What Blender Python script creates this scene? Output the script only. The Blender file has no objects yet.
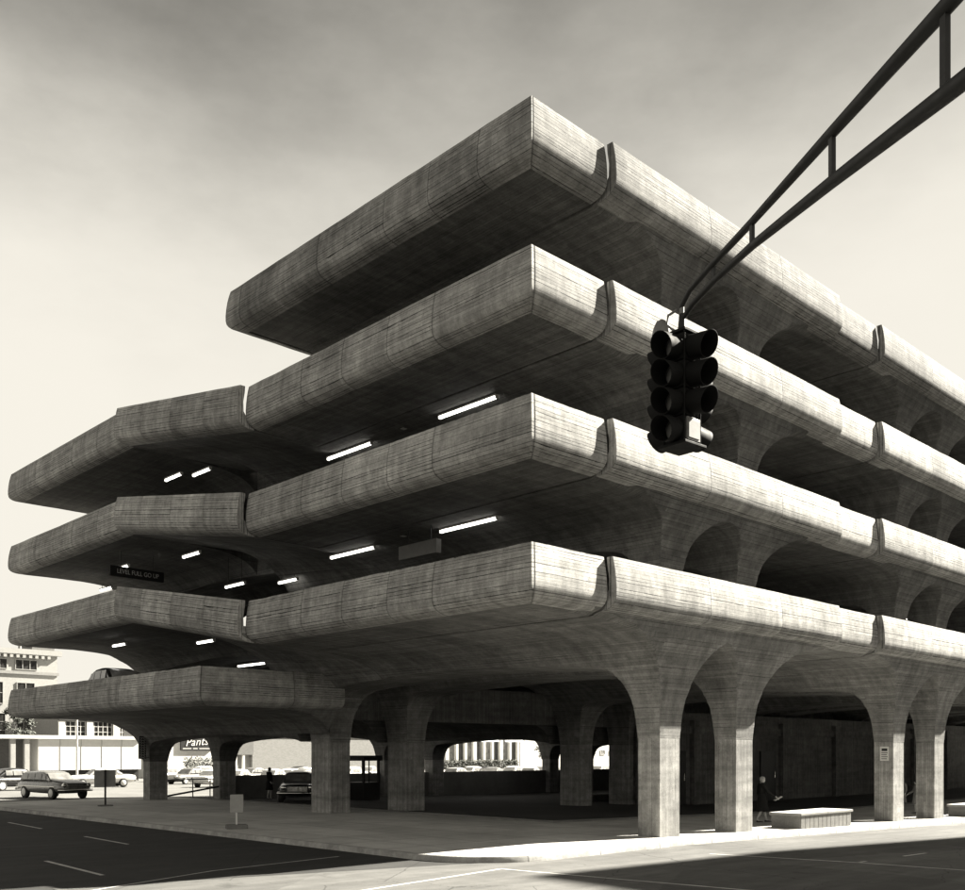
import bpy, bmesh, math, random
from mathutils import Vector, Matrix
R = math.radians
random.seed(7)
scene = bpy.context.scene
COL = scene.collection

# ------------------------------------------------------------------ camera
CAM = Vector((-16.254, -15.270, 2.160))
YAW = 46.038
cd = bpy.data.cameras.new('camera'); cam = bpy.data.objects.new('camera', cd); COL.objects.link(cam)
cam.location = CAM; cam.rotation_euler = (R(90), 0, R(YAW - 90))
cd.sensor_width = 36; cd.lens = 993.785 / 965 * 36
cd.shift_y = (753.323 - 445) / 965; cd.shift_x = 0
cd.clip_start = 0.1; cd.clip_end = 6000
scene.camera = cam

# ------------------------------------------------------------------ light
SUN_DIR = Vector((3.4, -1.0, 2.6)).normalized()       # towards the sun
elev = math.asin(SUN_DIR.z); azim = math.atan2(SUN_DIR.x, SUN_DIR.y)
w = bpy.data.worlds.new('World'); scene.world = w; w.use_nodes = True
nt = w.node_tree; nt.nodes.clear()
N = nt.nodes.new; L = nt.links.new
sky = N('ShaderNodeTexSky'); sky.sky_type = 'NISHITA'; sky.sun_disc = False
sky.sun_elevation = elev; sky.sun_rotation = azim
sky.air_density = 1.0; sky.dust_density = 0.0; sky.ozone_density = 1.0; sky.altitude = 50
sep = N('ShaderNodeSeparateColor'); L(sky.outputs[0], sep.inputs[0])
m1 = N('ShaderNodeMath'); m1.operation = 'MULTIPLY'; L(sep.outputs[0], m1.inputs[0]); m1.inputs[1].default_value = .8
m2 = N('ShaderNodeMath'); m2.operation = 'MULTIPLY_ADD'; L(sep.outputs[1], m2.inputs[0]); m2.inputs[1].default_value = .2; L(m1.outputs[0], m2.inputs[2])
# thin high cloud veil, soft, drawn in sky direction
tcw = N('ShaderNodeTexCoord'); mpw = N('ShaderNodeMapping'); mpw.inputs['Scale'].default_value = (1.0, 1.0, 2.2)
L(tcw.outputs['Generated'], mpw.inputs[0])
nz = N('ShaderNodeTexNoise'); nz.inputs['Scale'].default_value = 1.9; nz.inputs['Detail'].default_value = 7; nz.inputs['Roughness'].default_value = .55
L(mpw.outputs[0], nz.inputs['Vector'])
mr = N('ShaderNodeMapRange'); mr.inputs[1].default_value = .32; mr.inputs[2].default_value = .7; mr.inputs[3].default_value = .72; mr.inputs[4].default_value = 1.38
L(nz.outputs['Fac'], mr.inputs[0])
pw = N('ShaderNodeMath'); pw.operation = 'POWER'; L(m2.outputs[0], pw.inputs[0]); pw.inputs[1].default_value = 1.75      # red-filtered film: steeper sky
m3 = N('ShaderNodeMath'); m3.operation = 'MULTIPLY'; L(pw.outputs[0], m3.inputs[0]); L(mr.outputs[0], m3.inputs[1])
# bright haze cloud bank thinning out upwards
sz = N('ShaderNodeSeparateXYZ'); L(tcw.outputs['Generated'], sz.inputs[0])
n2 = N('ShaderNodeTexNoise'); n2.inputs['Scale'].default_value = 2.3; n2.inputs['Detail'].default_value = 8; n2.inputs['Roughness'].default_value = .58; L(mpw.outputs[0], n2.inputs['Vector'])
off = N('ShaderNodeMath'); off.operation = 'MULTIPLY_ADD'; L(n2.outputs['Fac'], off.inputs[0]); off.inputs[1].default_value = -.34; L(sz.outputs[2], off.inputs[2])
vl = N('ShaderNodeMapRange'); vl.interpolation_type = 'SMOOTHSTEP'; L(off.outputs[0], vl.inputs[0])
vl.inputs[1].default_value = .53; vl.inputs[2].default_value = .14; vl.inputs[3].default_value = 0; vl.inputs[4].default_value = 1
mx = N('ShaderNodeMix'); mx.data_type = 'FLOAT'; L(vl.outputs[0], mx.inputs[0]); L(m3.outputs[0], mx.inputs[2]); mx.inputs[3].default_value = 5.9
cmb = N('ShaderNodeVectorMath'); cmb.operation = 'SCALE'; cmb.inputs[0].default_value = (1.0, .955, .85); L(mx.outputs[0], cmb.inputs['Scale'])
bg = N('ShaderNodeBackground'); L(cmb.outputs[0], bg.inputs[0]); bg.inputs[1].default_value = 0.030
out = N('ShaderNodeOutputWorld'); L(bg.outputs[0], out.inputs[0])

sd = bpy.data.lights.new('sun', 'SUN'); sd.energy = 5.0; sd.angle = R(.53); sd.color = (1, .95, .84)
sun = bpy.data.objects.new('sun', sd); COL.objects.link(sun); sun.location = (60, -20, 60)
sun.rotation_euler = (-SUN_DIR).to_track_quat('-Z', 'Y').to_euler()

vs = scene.view_settings
vs.view_transform = 'Standard'; vs.look = 'None'; vs.exposure = 2.4; vs.gamma = 1; vs.use_curve_mapping = False
scene.cycles.max_bounces = 6; scene.cycles.diffuse_bounces = 2

# ------------------------------------------------------------------ materials
def new_mat(name):
    m = bpy.data.materials.new(name); m.use_nodes = True
    t = m.node_tree; t.nodes.clear()
    o = t.nodes.new('ShaderNodeOutputMaterial'); p = t.nodes.new('ShaderNodeBsdfPrincipled')
    t.links.new(p.outputs[0], o.inputs[0])
    return m, t, p
class NB:
    """tiny node-graph helper"""
    def __init__(s, t): s.t = t
    def n(s, kind, **kw):
        nd = s.t.nodes.new('ShaderNode' + kind)
        for k, v in kw.items(): setattr(nd, k, v)
        return nd
    def put(s, a, b):
        if isinstance(a, (int, float, tuple)): b.default_value = a
        else: s.t.links.new(a, b)
    def m(s, op, a, b=0.0, c=None, clamp=False):
        nd = s.n('Math', operation=op); nd.use_clamp = clamp
        s.put(a, nd.inputs[0]); s.put(b, nd.inputs[1])
        if c is not None: s.put(c, nd.inputs[2])
        return nd.outputs[0]
    def rng(s, v, a, b, c, d, smooth=False):
        nd = s.n('MapRange'); nd.interpolation_type = 'SMOOTHSTEP' if smooth else 'LINEAR'
        s.put(v, nd.inputs[0])
        for i, x in enumerate((a, b, c, d)): s.put(x, nd.inputs[i + 1])
        return nd.outputs[0]
    def noise(s, vec, scale, detail=3, rough=.55):
        nd = s.n('TexNoise'); s.put(vec, nd.inputs['Vector']); nd.inputs['Scale'].default_value = scale
        nd.inputs['Detail'].default_value = detail; nd.inputs['Roughness'].default_value = rough
        return nd.outputs['Fac']
    def mapping(s, vec, sc):
        nd = s.n('Mapping'); s.put(vec, nd.inputs[0]); nd.inputs['Scale'].default_value = sc; return nd.outputs[0]
    def xyz(s, x, y, z=0.0):
        nd = s.n('CombineXYZ'); s.put(x, nd.inputs[0]); s.put(y, nd.inputs[1]); s.put(z, nd.inputs[2]); return nd.outputs[0]
    def white(s, vec):
        nd = s.n('TexWhiteNoise', noise_dimensions='3D'); s.put(vec, nd.inputs['Vector']); return nd.outputs['Value']
    def grey(s, v, tint=(1, .985, .94)):
        nd = s.n('VectorMath', operation='SCALE'); nd.inputs[0].default_value = tint; s.put(v, nd.inputs['Scale']); return nd.outputs[0]

def concrete_board(name, base=.36, bw=.105, gap=.011, gapdark=.45, var=.2, pits=.5, rough=.9, cellvar=.16, stain=.28, bumps=.6):
    """board-marked concrete: UVMap in metres (x along the boards, y across), Cell.x counts cast segments"""
    m, t, p = new_mat(name); b = NB(t)
    uv = b.n('UVMap', uv_map='UVMap').outputs[0]; cl = b.n('UVMap', uv_map='Cell').outputs[0]
    s = b.n('SeparateXYZ'); b.put(uv, s.inputs[0]); x, y = s.outputs[0], s.outputs[1]
    s2 = b.n('SeparateXYZ'); b.put(cl, s2.inputs[0]); cx, cw = s2.outputs[0], s2.outputs[1]
    oi = b.n('ObjectInfo').outputs['Random']
    y = b.m('MULTIPLY_ADD', b.noise(b.xyz(oi, b.m('MULTIPLY', y, 3.1), 0.0), 1.0, 2), .22, y)      # boards of uneven width
    yb = b.m('DIVIDE', y, bw); bi = b.m('FLOOR', yb); fr = b.m('FRACT', yb)
    cellid = b.m('FLOOR', cx)
    off = b.white(b.xyz(bi, cellid, oi))
    seg = b.m('FLOOR', b.m('ADD', b.m('DIVIDE', x, 2.3), b.m('MULTIPLY', off, 5.0)))
    tone = b.white(b.xyz(bi, seg, b.m('ADD', cellid, oi)))
    # broken gaps between boards
    wob = b.noise(b.mapping(uv, (.55, 6.0, 1)), 3.0, 6, .7)
    gw = b.rng(wob, .34, .64, .1, 1.9)
    gh = b.m('MULTIPLY', gw, gap / bw)
    gm = b.m('MULTIPLY', b.m('LESS_THAN', fr, gh), b.rng(b.white(b.xyz(bi, b.m('ADD', cellid, 7.7), oi)), 0, 1, .12, 1.25))
    # joint lines between cast segments
    cf = b.m('FRACT', cx); cdist = b.m('MULTIPLY', b.m('MINIMUM', cf, b.m('SUBTRACT', 1.0, cf)), cw)
    jm = b.rng(cdist, .006, .022, 1.0, 0.0)
    streak = b.noise(b.mapping(uv, (1.2, 42.0, 1)), 1.0, 3, .6)
    geo = b.n('TexCoord').outputs['Object']
    big = b.noise(geo, .55, 4, .6); mid = b.noise(geo, 3.2, 4, .65); fine = b.noise(geo, 38, 3, .7)
    run = b.noise(b.mapping(uv, (3.2, .28, 1)), 1.0, 4, .6)
    vor = b.n('TexVoronoi'); b.put(b.mapping(uv, (1.0, 1.35, 1)), vor.inputs['Vector']); vor.inputs['Scale'].default_value = 9.0
    pm = b.m('MULTIPLY', b.m('LESS_THAN', vor.outputs['Distance'], .12), b.rng(b.noise(geo, 1.1, 3), .5, .6, 0, 1))
    v = b.m('MULTIPLY', b.rng(tone, 0, 1, 1 - var, 1 + var), base)
    v = b.m('MULTIPLY', v, b.rng(streak, .25, .75, .93, 1.07))
    v = b.m('MULTIPLY', v, b.rng(big, .3, .7, 1 - stain, 1 + stain * .8))
    v = b.m('MULTIPLY', v, b.rng(mid, .3, .7, .78, 1.2))
    v = b.m('MULTIPLY', v, b.rng(b.noise(geo, 13, 4, .7), .3, .7, .86, 1.14))
    v = b.m('MULTIPLY', v, b.rng(run, .3, .72, .72, 1.14))
    v = b.m('MULTIPLY', v, b.rng(fine, .3, .7, .86, 1.14))
    v = b.m('MULTIPLY', v, b.rng(b.white(b.xyz(cellid, oi, 3.3)), 0, 1, 1 - cellvar, 1 + cellvar))
    dark = b.m('SUBTRACT', 1.0, b.m('MULTIPLY', gm, gapdark))
    dark = b.m('MULTIPLY', dark, b.m('SUBTRACT', 1.0, b.m('MULTIPLY', jm, .42)))
    dark = b.m('MULTIPLY', dark, b.m('SUBTRACT', 1.0, b.m('MULTIPLY', pm, pits)))
    v = b.m('MULTIPLY', v, dark)
    b.put(b.grey(v), p.inputs['Base Color']); p.inputs['Roughness'].default_value = rough
    p.inputs['Specular IOR Level'].default_value = .25
    h = b.m('MULTIPLY', tone, .55)
    h = b.m('SUBTRACT', h, b.m('MULTIPLY', gm, 1.1)); h = b.m('SUBTRACT', h, b.m('MULTIPLY', jm, 1.6))
    h = b.m('SUBTRACT', h, b.m('MULTIPLY', pm, .9)); h = b.m('ADD', h, b.m('MULTIPLY', streak, .5)); h = b.m('ADD', h, b.m('MULTIPLY', mid, .5))
    bp = b.n('Bump'); bp.inputs['Strength'].default_value = bumps; bp.inputs['Distance'].default_value = .01
    b.put(h, bp.inputs['Height']); b.put(bp.outputs[0], p.inputs['Normal'])
    return m

def speckled(name, base, tint=(1, .985, .94), rough=.9, lo=.8, hi=1.2, s1=.35, s2=6, s3=60, bump=.3, lines=None, bdist=.01, cracks=False, spec=.25):
    m, t, p = new_mat(name); b = NB(t)
    geo = b.n('TexCoord').outputs['Object']
    v = b.m('MULTIPLY', b.rng(b.noise(geo, s1, 4, .6), .3, .7, lo, hi), base)
    v = b.m('MULTIPLY', v, b.rng(b.noise(geo, s2, 4, .6), .3, .7, (1 + lo) / 2, (1 + hi) / 2))
    fine = b.noise(geo, s3, 2, .7)
    v = b.m('MULTIPLY', v, b.rng(fine, .3, .7, .82, 1.18))
    if lines or cracks:
        s = b.n('SeparateXYZ'); b.put(geo, s.inputs[0])
    if lines:
        sx, sy = lines
        for ax, st in ((0, sx), (1, sy)):
            if not st: continue
            q = b.m('FRACT', b.m('DIVIDE', s.outputs[ax], st)); q = b.m('MINIMUM', q, b.m('SUBTRACT', 1.0, q))
            v = b.m('MULTIPLY', v, b.rng(b.m('MULTIPLY', q, st), .01, .028, .45, 1.0))
        ci = b.white(b.xyz(b.m('FLOOR', b.m('DIVIDE', s.outputs[0], sx or 1e3)), b.m('FLOOR', b.m('DIVIDE', s.outputs[1], sy or 1e3)), 0.0))
        v = b.m('MULTIPLY', v, b.rng(ci, 0, 1, .9, 1.1))
    if cracks:
        vo = b.n('TexVoronoi', feature='DISTANCE_TO_EDGE'); wv = b.noise(geo, 1.4, 4)
        mx = b.n('VectorMath', operation='ADD'); b.put(geo, mx.inputs[0]); b.put(b.xyz(wv, wv, 0.0), mx.inputs[1])
        b.put(mx.outputs[0], vo.inputs['Vector']); vo.inputs['Scale'].default_value = .22
        v = b.m('MULTIPLY', v, b.rng(vo.outputs['Distance'], .001, .004, .55, 1.0))
        tr = b.noise(b.mapping(geo, (.25, 2.2, 1)), 1.0, 3)
        v = b.m('MULTIPLY', v, b.rng(tr, .35, .7, .8, 1.15))
        pt = b.n('TexVoronoi'); b.put(mx.outputs[0], pt.inputs['Vector']); pt.inputs['Scale'].default_value = .13      # old repair patches
        sp = b.n('SeparateXYZ'); b.put(pt.outputs['Color'], sp.inputs[0]); v = b.m('MULTIPLY', v, b.rng(sp.outputs[0], 0, 1, .8, 1.18))
        oil = b.noise(b.mapping(geo, (.9, .5, 1)), 1.0, 5, .7); v = b.m('MULTIPLY', v, b.rng(oil, .6, .72, 1.0, .62))
    b.put(b.grey(v, tint), p.inputs['Base Color']); p.inputs['Roughness'].default_value = rough
    p.inputs['Specular IOR Level'].default_value = spec
    if bump:
        bp = b.n('Bump'); bp.inputs['Strength'].default_value = bump; bp.inputs['Distance'].default_value = bdist
        b.put(fine, bp.inputs['Height']); b.put(bp.outputs[0], p.inputs['Normal'])
    return m

def plain(name, v, rough=.6, metal=0., tint=(1, .985, .94), noise=.12, emit=0, coat=0, spec=.5):
    m, t, p = new_mat(name); b = NB(t)
    geo = b.n('TexCoord').outputs['Object']
    q = b.m('MULTIPLY', b.rng(b.noise(geo, 4.0, 4, .65), .3, .7, 1 - noise, 1 + noise), v)
    b.put(b.grey(q, tint), p.inputs['Base Color'])
    b.put(b.rng(b.noise(geo, 9.0, 3), .3, .7, max(0, rough - .08), min(1, rough + .08)), p.inputs['Roughness'])
    p.inputs['Metallic'].default_value = metal; p.inputs['Specular IOR Level'].default_value = spec
    if coat: p.inputs['Coat Weight'].default_value = coat
    if emit:
        p.inputs['Emission Color'].default_value = (1, .97, .9, 1); p.inputs['Emission Strength'].default_value = emit
    return m

def brick(name, base, mortar, sc=1.0):
    m, t, p = new_mat(name); b = NB(t)
    geo = b.n('TexCoord').outputs['Object']; s = b.n('SeparateXYZ'); b.put(geo, s.inputs[0])
    bt = b.n('TexBrick'); b.put(b.xyz(b.m('ADD', s.outputs[0], s.outputs[1]), s.outputs[2]), bt.inputs['Vector'])
    bt.inputs['Scale'].default_value = 2.0 * sc; bt.inputs['Mortar Size'].default_value = .012
    bt.inputs['Color1'].default_value = (base, base * .98, base * .94, 1); bt.inputs['Color2'].default_value = (base * .8, base * .79, base * .75, 1)
    bt.inputs['Mortar'].default_value = (mortar, mortar, mortar * .95, 1)
    b.put(bt.outputs[0], p.inputs['Base Color']); p.inputs['Roughness'].default_value = .9
    return m

def glassy(name, v=.03, rough=.15):
    m, t, p = new_mat(name); b = NB(t)
    geo = b.n('TexCoord').outputs['Object']
    b.put(b.grey(b.m('MULTIPLY', b.rng(b.noise(geo, 1.2, 3), .3, .7, .5, 1.6), v)), p.inputs['Base Color'])
    p.inputs['Roughness'].default_value = rough; p.inputs['Specular IOR Level'].default_value = .6
    return m

M = dict(
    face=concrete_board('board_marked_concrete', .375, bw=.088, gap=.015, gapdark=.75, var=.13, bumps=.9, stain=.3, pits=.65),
    facetop=concrete_board('top_board_marked_concrete', .265, bw=.088, gap=.015, gapdark=.75, var=.15, bumps=.9, stain=.4, pits=.65),  # darker base for the topmost parapets
    soffit_low=concrete_board('board_marked_half_shaded', .2, bw=.1, gapdark=.55, var=.15, stain=.3),  # half-shaded copy for the lowest decks, shade put into the colour
    soffit=concrete_board('board_marked_shaded', .14, bw=.1, gapdark=.5, var=.15, stain=.3),  # face concrete darkened: underside and interior shade put into the colour
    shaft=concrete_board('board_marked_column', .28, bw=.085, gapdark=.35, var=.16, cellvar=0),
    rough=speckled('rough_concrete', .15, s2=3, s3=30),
    deck=speckled('deck_concrete', .26, s3=25),
    asphalt=speckled('asphalt', .036, s1=.12, s2=2.2, s3=55, bump=.5, cracks=True, lo=.78, hi=1.25),
    asphalt2=speckled('worn_asphalt', .105, s1=.16, s2=2.6, s3=55, bump=.5, cracks=True, lo=.8, hi=1.2),
    walk=speckled('sidewalk_concrete', .5, s1=.3, s2=2.2, s3=50, lines=(1.83, 1.83), lo=.82, hi=1.15),
    kerb=speckled('kerb_stone', .36, s1=2.2, s2=7, s3=60, lines=(2.4, 0), lo=.65, hi=1.2, bump=.5, bdist=.02),
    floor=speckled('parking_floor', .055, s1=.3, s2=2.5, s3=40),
    paint=speckled('road_paint', .62, s1=1.4, s2=9, s3=60, lo=.62, hi=1.08, bump=0),
    dark=plain('dark_painted_steel', .022, .55, spec=.3), black=plain('black_enamel', .010, .7, spec=.12), steel=plain('grey_painted_steel', .16, .5),
    chrome=plain('chrome', .6, .12, 1.0), rubber=plain('tyre_rubber', .02, .85), hub=plain('white_wall_hub', .55, .4),
    white=plain('white_paint', .62, .6, noise=.06), cream=plain('pale_stucco', .34, .85, noise=.1), mid=plain('grey_paint', .25, .6), sgrey=plain('weathered_sign_grey', .13, .7),
    glass=glassy('window_glass'), glassl=glassy('pale_window_glass', .2, .25),
    lens=plain('signal_lens', .2, .15, noise=.3, coat=.5), gold=plain('pale_weathered_plate', .16, .55, noise=.4),
    tube=plain('fluorescent_tube', .8, .4, emit=1.6), housing=plain('lamp_housing', .5, .5),
    coat=plain('dark_wool', .018, .95, spec=.1), skin=plain('skin', .42, .6), cloth=plain('grey_wool', .2, .95, spec=.1), cloth2=plain('mid_wool', .3, .95, spec=.1), hairg=plain('grey_hair', .3, .8), haird=plain('dark_hair', .03, .7), shoe=plain('shoe_leather', .02, .4), paper=plain('paper', .7, .8),
    brickw=brick('painted_brick', .24, .3), brickd=brick('brown_brick', .16, .25),
    leaf=plain('leaf', .075, .7, tint=(.95, 1, .85), noise=.3), bark=plain('bark', .08, .9), steelw=plain('white_painted_metal', .62, .5),
    carw=plain('white_car_paint', .68, .3, coat=.6, noise=.02), carg=plain('grey_car_paint', .15, .3, coat=.6, noise=.03), card=plain('dark_car_paint', .014, .35, coat=.25, noise=.03), carm=plain('pale_grey_car_paint', .4, .3, coat=.6, noise=.03),
)

# ------------------------------------------------------------------ object helpers
def tag(o, label=None, cat=None, group=None, kind=None):
    if label: o['label'] = label
    if cat: o['category'] = cat
    if group: o['group'] = group
    if kind: o['kind'] = kind
    return o
def empty(name, loc=(0, 0, 0), rz=0, label=None, cat=None, group=None):
    o = bpy.data.objects.new(name, None); COL.objects.link(o); o.location = loc; o.rotation_euler = (0, 0, rz)
    o.empty_display_size = .2
    return tag(o, label, cat, group)

class MB:
    """collects faces with per-corner UVs (metres) and Cell UVs"""
    def __init__(s): s.v = []; s.f = []; s.uv = []; s.cell = []; s.mi = []
    def face(s, pts, uv=None, cell=None, mi=0):
        i = len(s.v); s.v += [tuple(p) for p in pts]; s.f.append(list(range(i, i + len(pts))))
        if uv is None:
            a, b2, c = Vector(pts[0]), Vector(pts[1]), Vector(pts[2]); n = (b2 - a).cross(c - a)
            if abs(n.z) > .7 * n.length: uv = [(p[0], p[1]) for p in pts]
            elif abs(n.x) > abs(n.y): uv = [(p[2], p[1]) for p in pts]
            else: uv = [(p[2], p[0]) for p in pts]
        s.uv.append(uv); s.cell.append(cell or [(.5, 100)] * len(pts)); s.mi.append(mi)
    def box(s, x0, x1, y0, y1, z0, z1, mi=0, bottom=True):
        c = [(x0, y0, z0), (x1, y0, z0), (x1, y1, z0), (x0, y1, z0), (x0, y0, z1), (x1, y0, z1), (x1, y1, z1), (x0, y1, z1)]
        for q in ((0, 1, 5, 4), (1, 2, 6, 5), (2, 3, 7, 6), (3, 0, 4, 7), (4, 5, 6, 7)) + (((3, 2, 1, 0),) if bottom else ()):
            s.face([c[k] for k in q], mi=mi)
        return s
    def obox(s, c, ax, ay, az, hx, hy, hz, mi=0):
        c = Vector(c); ax, ay, az = Vector(ax), Vector(ay), Vector(az)
        P = [c + ax * (hx * i) + ay * (hy * j) + az * (hz * k) for k in (-1, 1) for j in (-1, 1) for i in (-1, 1)]
        for q in ((0, 2, 3, 1), (4, 5, 7, 6), (0, 1, 5, 4), (1, 3, 7, 5), (3, 2, 6, 7), (2, 0, 4, 6)): s.face([P[k] for k in q], mi=mi)
        return s
    def tube(s, pts, rad, seg=10, mi=0, caps=True):
        pts = [Vector(p) for p in pts]; n = len(pts)
        rad = rad if isinstance(rad, (list, tuple)) else [rad] * n
        rings = []; up = None
        for i, p in enumerate(pts):
            d = (pts[min(i + 1, n - 1)] - pts[max(i - 1, 0)]).normalized()
            if up is None: up = Vector((0, 0, 1)) if abs(d.z) < .9 else Vector((1, 0, 0))
            a = d.cross(up).normalized(); b = a.cross(d).normalized(); up = b
            rings.append([p + (a * math.cos(2 * math.pi * k / seg) + b * math.sin(2 * math.pi * k / seg)) * rad[i] for k in range(seg)])
        for i in range(n - 1):
            for k in range(seg):
                k2 = (k + 1) % seg; s.face([rings[i][k], rings[i][k2], rings[i + 1][k2], rings[i + 1][k]], mi=mi)
        if caps: s.face(rings[0][::-1], mi=mi); s.face(rings[-1], mi=mi)
        return s
    def loft(s, rings, mi=0, caps=True):
        n = len(rings[0])
        for i in range(len(rings) - 1):
            for k in range(n):
                k2 = (k + 1) % n; s.face([rings[i][k], rings[i][k2], rings[i + 1][k2], rings[i + 1][k]], mi=mi)
        if caps: s.face(rings[0][::-1], mi=mi); s.face(rings[-1], mi=mi)
        return s
    def build(s, name, mats, parent=None, smooth=None, bevel=0, merge=True):
        me = bpy.data.meshes.new(name); me.from_pydata(s.v, [], s.f)
        u1 = me.uv_layers.new(name='UVMap'); u2 = me.uv_layers.new(name='Cell')
        k = 0
        for fu, fc in zip(s.uv, s.cell):
            for a, b in zip(fu, fc): u1.data[k].uv = a; u2.data[k].uv = b; k += 1
        if not isinstance(mats, (list, tuple)): mats = [mats]
        for m in mats: me.materials.append(m)
        me.polygons.foreach_set('material_index', s.mi)
        if merge:
            bm = bmesh.new(); bm.from_mesh(me); bmesh.ops.remove_doubles(bm, verts=bm.verts, dist=.0004)
            bmesh.ops.recalc_face_normals(bm, faces=bm.faces); bm.to_mesh(me); bm.free()
        if smooth is not None:
            me.shade_smooth(); me.set_sharp_from_angle(angle=R(smooth))
        o = bpy.data.objects.new(name, me); COL.objects.link(o)
        if parent: o.parent = parent
        if bevel:
            md = o.modifiers.new('bevel', 'BEVEL'); md.width = bevel; md.segments = 2; md.limit_method = 'ANGLE'; md.angle_limit = R(40)
        return o

def copy_tree(o, parent=None):
    c = o.copy(); COL.objects.link(c); c.parent = parent
    for ch in list(o.children): copy_tree(ch, c)
    return c

def text(s, name, size, parent, loc, rot, mat, extrude=.01, shear=0, align='CENTER', sx=1.0, spacing=1.0):
    cu = bpy.data.curves.new(name, 'FONT'); cu.body = s; cu.size = size; cu.extrude = extrude; cu.shear = shear
    cu.align_x = align; cu.align_y = 'CENTER'; cu.space_character = spacing
    cu.materials.append(mat)
    t_ = bpy.data.objects.new(name, cu); COL.objects.link(t_); bpy.context.view_layer.update()
    me = bpy.data.meshes.new_from_object(t_.evaluated_get(bpy.context.evaluated_depsgraph_get())); bpy.data.objects.remove(t_)
    o = bpy.data.objects.new(name, me); COL.objects.link(o); o.parent = parent; o.location = loc; o.rotation_euler = rot; o.scale = (sx, 1, 1)
    return o

# ------------------------------------------------------------------ ground
def gz(u): return -.15 - .018 * min(max(u - 6, 0), 24)
KH = .13
def strip(name, us, vlo, vhi, dz, mat, kind='structure'):
    b = MB()
    for a, c in zip(us[:-1], us[1:]):
        b.face([(a, vlo(a), gz(a) + dz), (c, vlo(c), gz(c) + dz), (c, vhi(c), gz(c) + dz), (a, vhi(a), gz(a) + dz)])
    return tag(b.build(name, mat), kind=kind)
strip('ground', [-3000, -200, -40, 0, 6, 12, 18, 24, 30, 60, 200, 3000], lambda u: -3000, lambda u: 4000, -KH, M['asphalt'])
# older, paler surface of the cross street and of the open ground behind the garage
strip('road', [-9.4, 0, 6, 12, 18, 24, 30, 60, 160], lambda u: -13, lambda u: (3.0 if u < -1.5 else 1.5) if u < 0 else .4, -KH + .004, M['asphalt2'])
strip('open_lot', [-60, -10, 0, 6, 12, 18, 24, 30, 60, 260], lambda u: 38.2, lambda u: 260, -KH + .004, M['rough'])
RC = 2.2
def vlo(u):
    uu = u + 1.5
    return 0.0 if uu >= RC else RC - math.sqrt(max(RC * RC - (RC - uu) ** 2, 0))
us = [-1.5 + RC * (1 - math.cos(i * math.pi / 36)) for i in range(19)] + [2, 4, 6, 9.2, 12, 18, 24, 30, 60, 120]
KW = .16
b = MB()
for a, c in zip(us[:-1], us[1:]):
    b.face([(a, vlo(a), gz(a)), (c, vlo(c), gz(c)), (c, 35.0, gz(c)), (a, 35.0, gz(a))])
tag(b.build('sidewalk', M['walk']), kind='structure')
# granite kerb: face plus a slim top, following the rounded corner
path = [(-1.5, 35.0)] + [(-1.5, v) for v in (30, 25, 20, 15, 10, 6, 4, 3)] + [(-1.5 + RC * (1 - math.cos(i * math.pi / 36)), RC - RC * math.sin(i * math.pi / 36)) for i in range(19)] + [(u, 0.) for u in (2, 4, 6, 9, 12, 18, 24, 30, 60, 120)]
b = MB()
def nrm(i):
    p0, p1 = Vector(path[max(i - 1, 0)]), Vector(path[min(i + 1, len(path) - 1)]); d = (p1 - p0).normalized(); return Vector((d.y, -d.x))
for i in range(len(path) - 1):
    r = []
    for j in (i, i + 1):
        p = Vector(path[j]); n = -nrm(j) if False else nrm(j); z = gz(p.x)
        if n.x > .0 or n.y > .0: n = -n
        o_ = p + n * .012; q_ = p - n * KW
        r.append([(o_.x + n.x * .02, o_.y + n.y * .02, z - KH - .02), (o_.x, o_.y, z - .018), (o_.x - n.x * .02, o_.y - n.y * .02, z + .005), (q_.x, q_.y, z + .005)])
    for k in range(3): b.face([r[0][k], r[1][k], r[1][k + 1], r[0][k + 1]])
tag(b.build('kerb', M['kerb'], smooth=50), kind='structure')
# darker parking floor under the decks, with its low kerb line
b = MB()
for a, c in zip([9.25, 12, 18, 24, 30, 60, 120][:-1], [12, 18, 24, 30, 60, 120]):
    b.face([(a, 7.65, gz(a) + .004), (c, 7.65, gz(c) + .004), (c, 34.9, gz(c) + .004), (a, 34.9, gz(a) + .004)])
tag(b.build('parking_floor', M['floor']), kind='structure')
b = MB()
for a, c in zip([9.1, 12, 18, 24, 30, 60], [12, 18, 24, 30, 60, 100]):
    b.obox(((a + c) / 2, 7.58, (gz(a) + gz(c)) / 2 + .03), Vector((c - a, 0, gz(c) - gz(a))).normalized(), (0, 1, 0), (0, 0, 1), math.hypot(c - a, gz(c) - gz(a)) / 2, .07, .035)
b.box(9.05, 9.19, 7.5, 31.0, gz(9.1) - .02, gz(9.1) + .065)
tag(b.build('parking_kerb', M['rough']), kind='structure')
# painted lines
def line(name, pts, wd, dz=.008):
    b = MB()
    for p, q in zip(pts[:-1], pts[1:]):
        p, q = Vector(p), Vector(q); d = (q - p); ln = d.length; n = Vector((d.y, -d.x)).normalized() * wd / 2
        k = max(1, int(ln / 2))
        for i in range(k):
            a, c = p + d * (i / k), p + d * ((i + 1) / k)
            b.face([(a.x - n.x, a.y - n.y, gz(a.x) - KH + dz), (a.x + n.x, a.y + n.y, gz(a.x) - KH + dz), (c.x + n.x, c.y + n.y, gz(c.x) - KH + dz), (c.x - n.x, c.y - n.y, gz(c.x) - KH + dz)])
    return tag(b.build(name, M['paint']), kind='structure')
line('lane_marking', [(-3.95, 21.6), (-4.2, 17.8)], .1)
line('lane_marking', [(-4.42, 13.8), (-4.6, 10.5)], .1)
line('lane_marking', [(-7.75, 7.8), (-7.93, 4.3)], .1)
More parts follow.
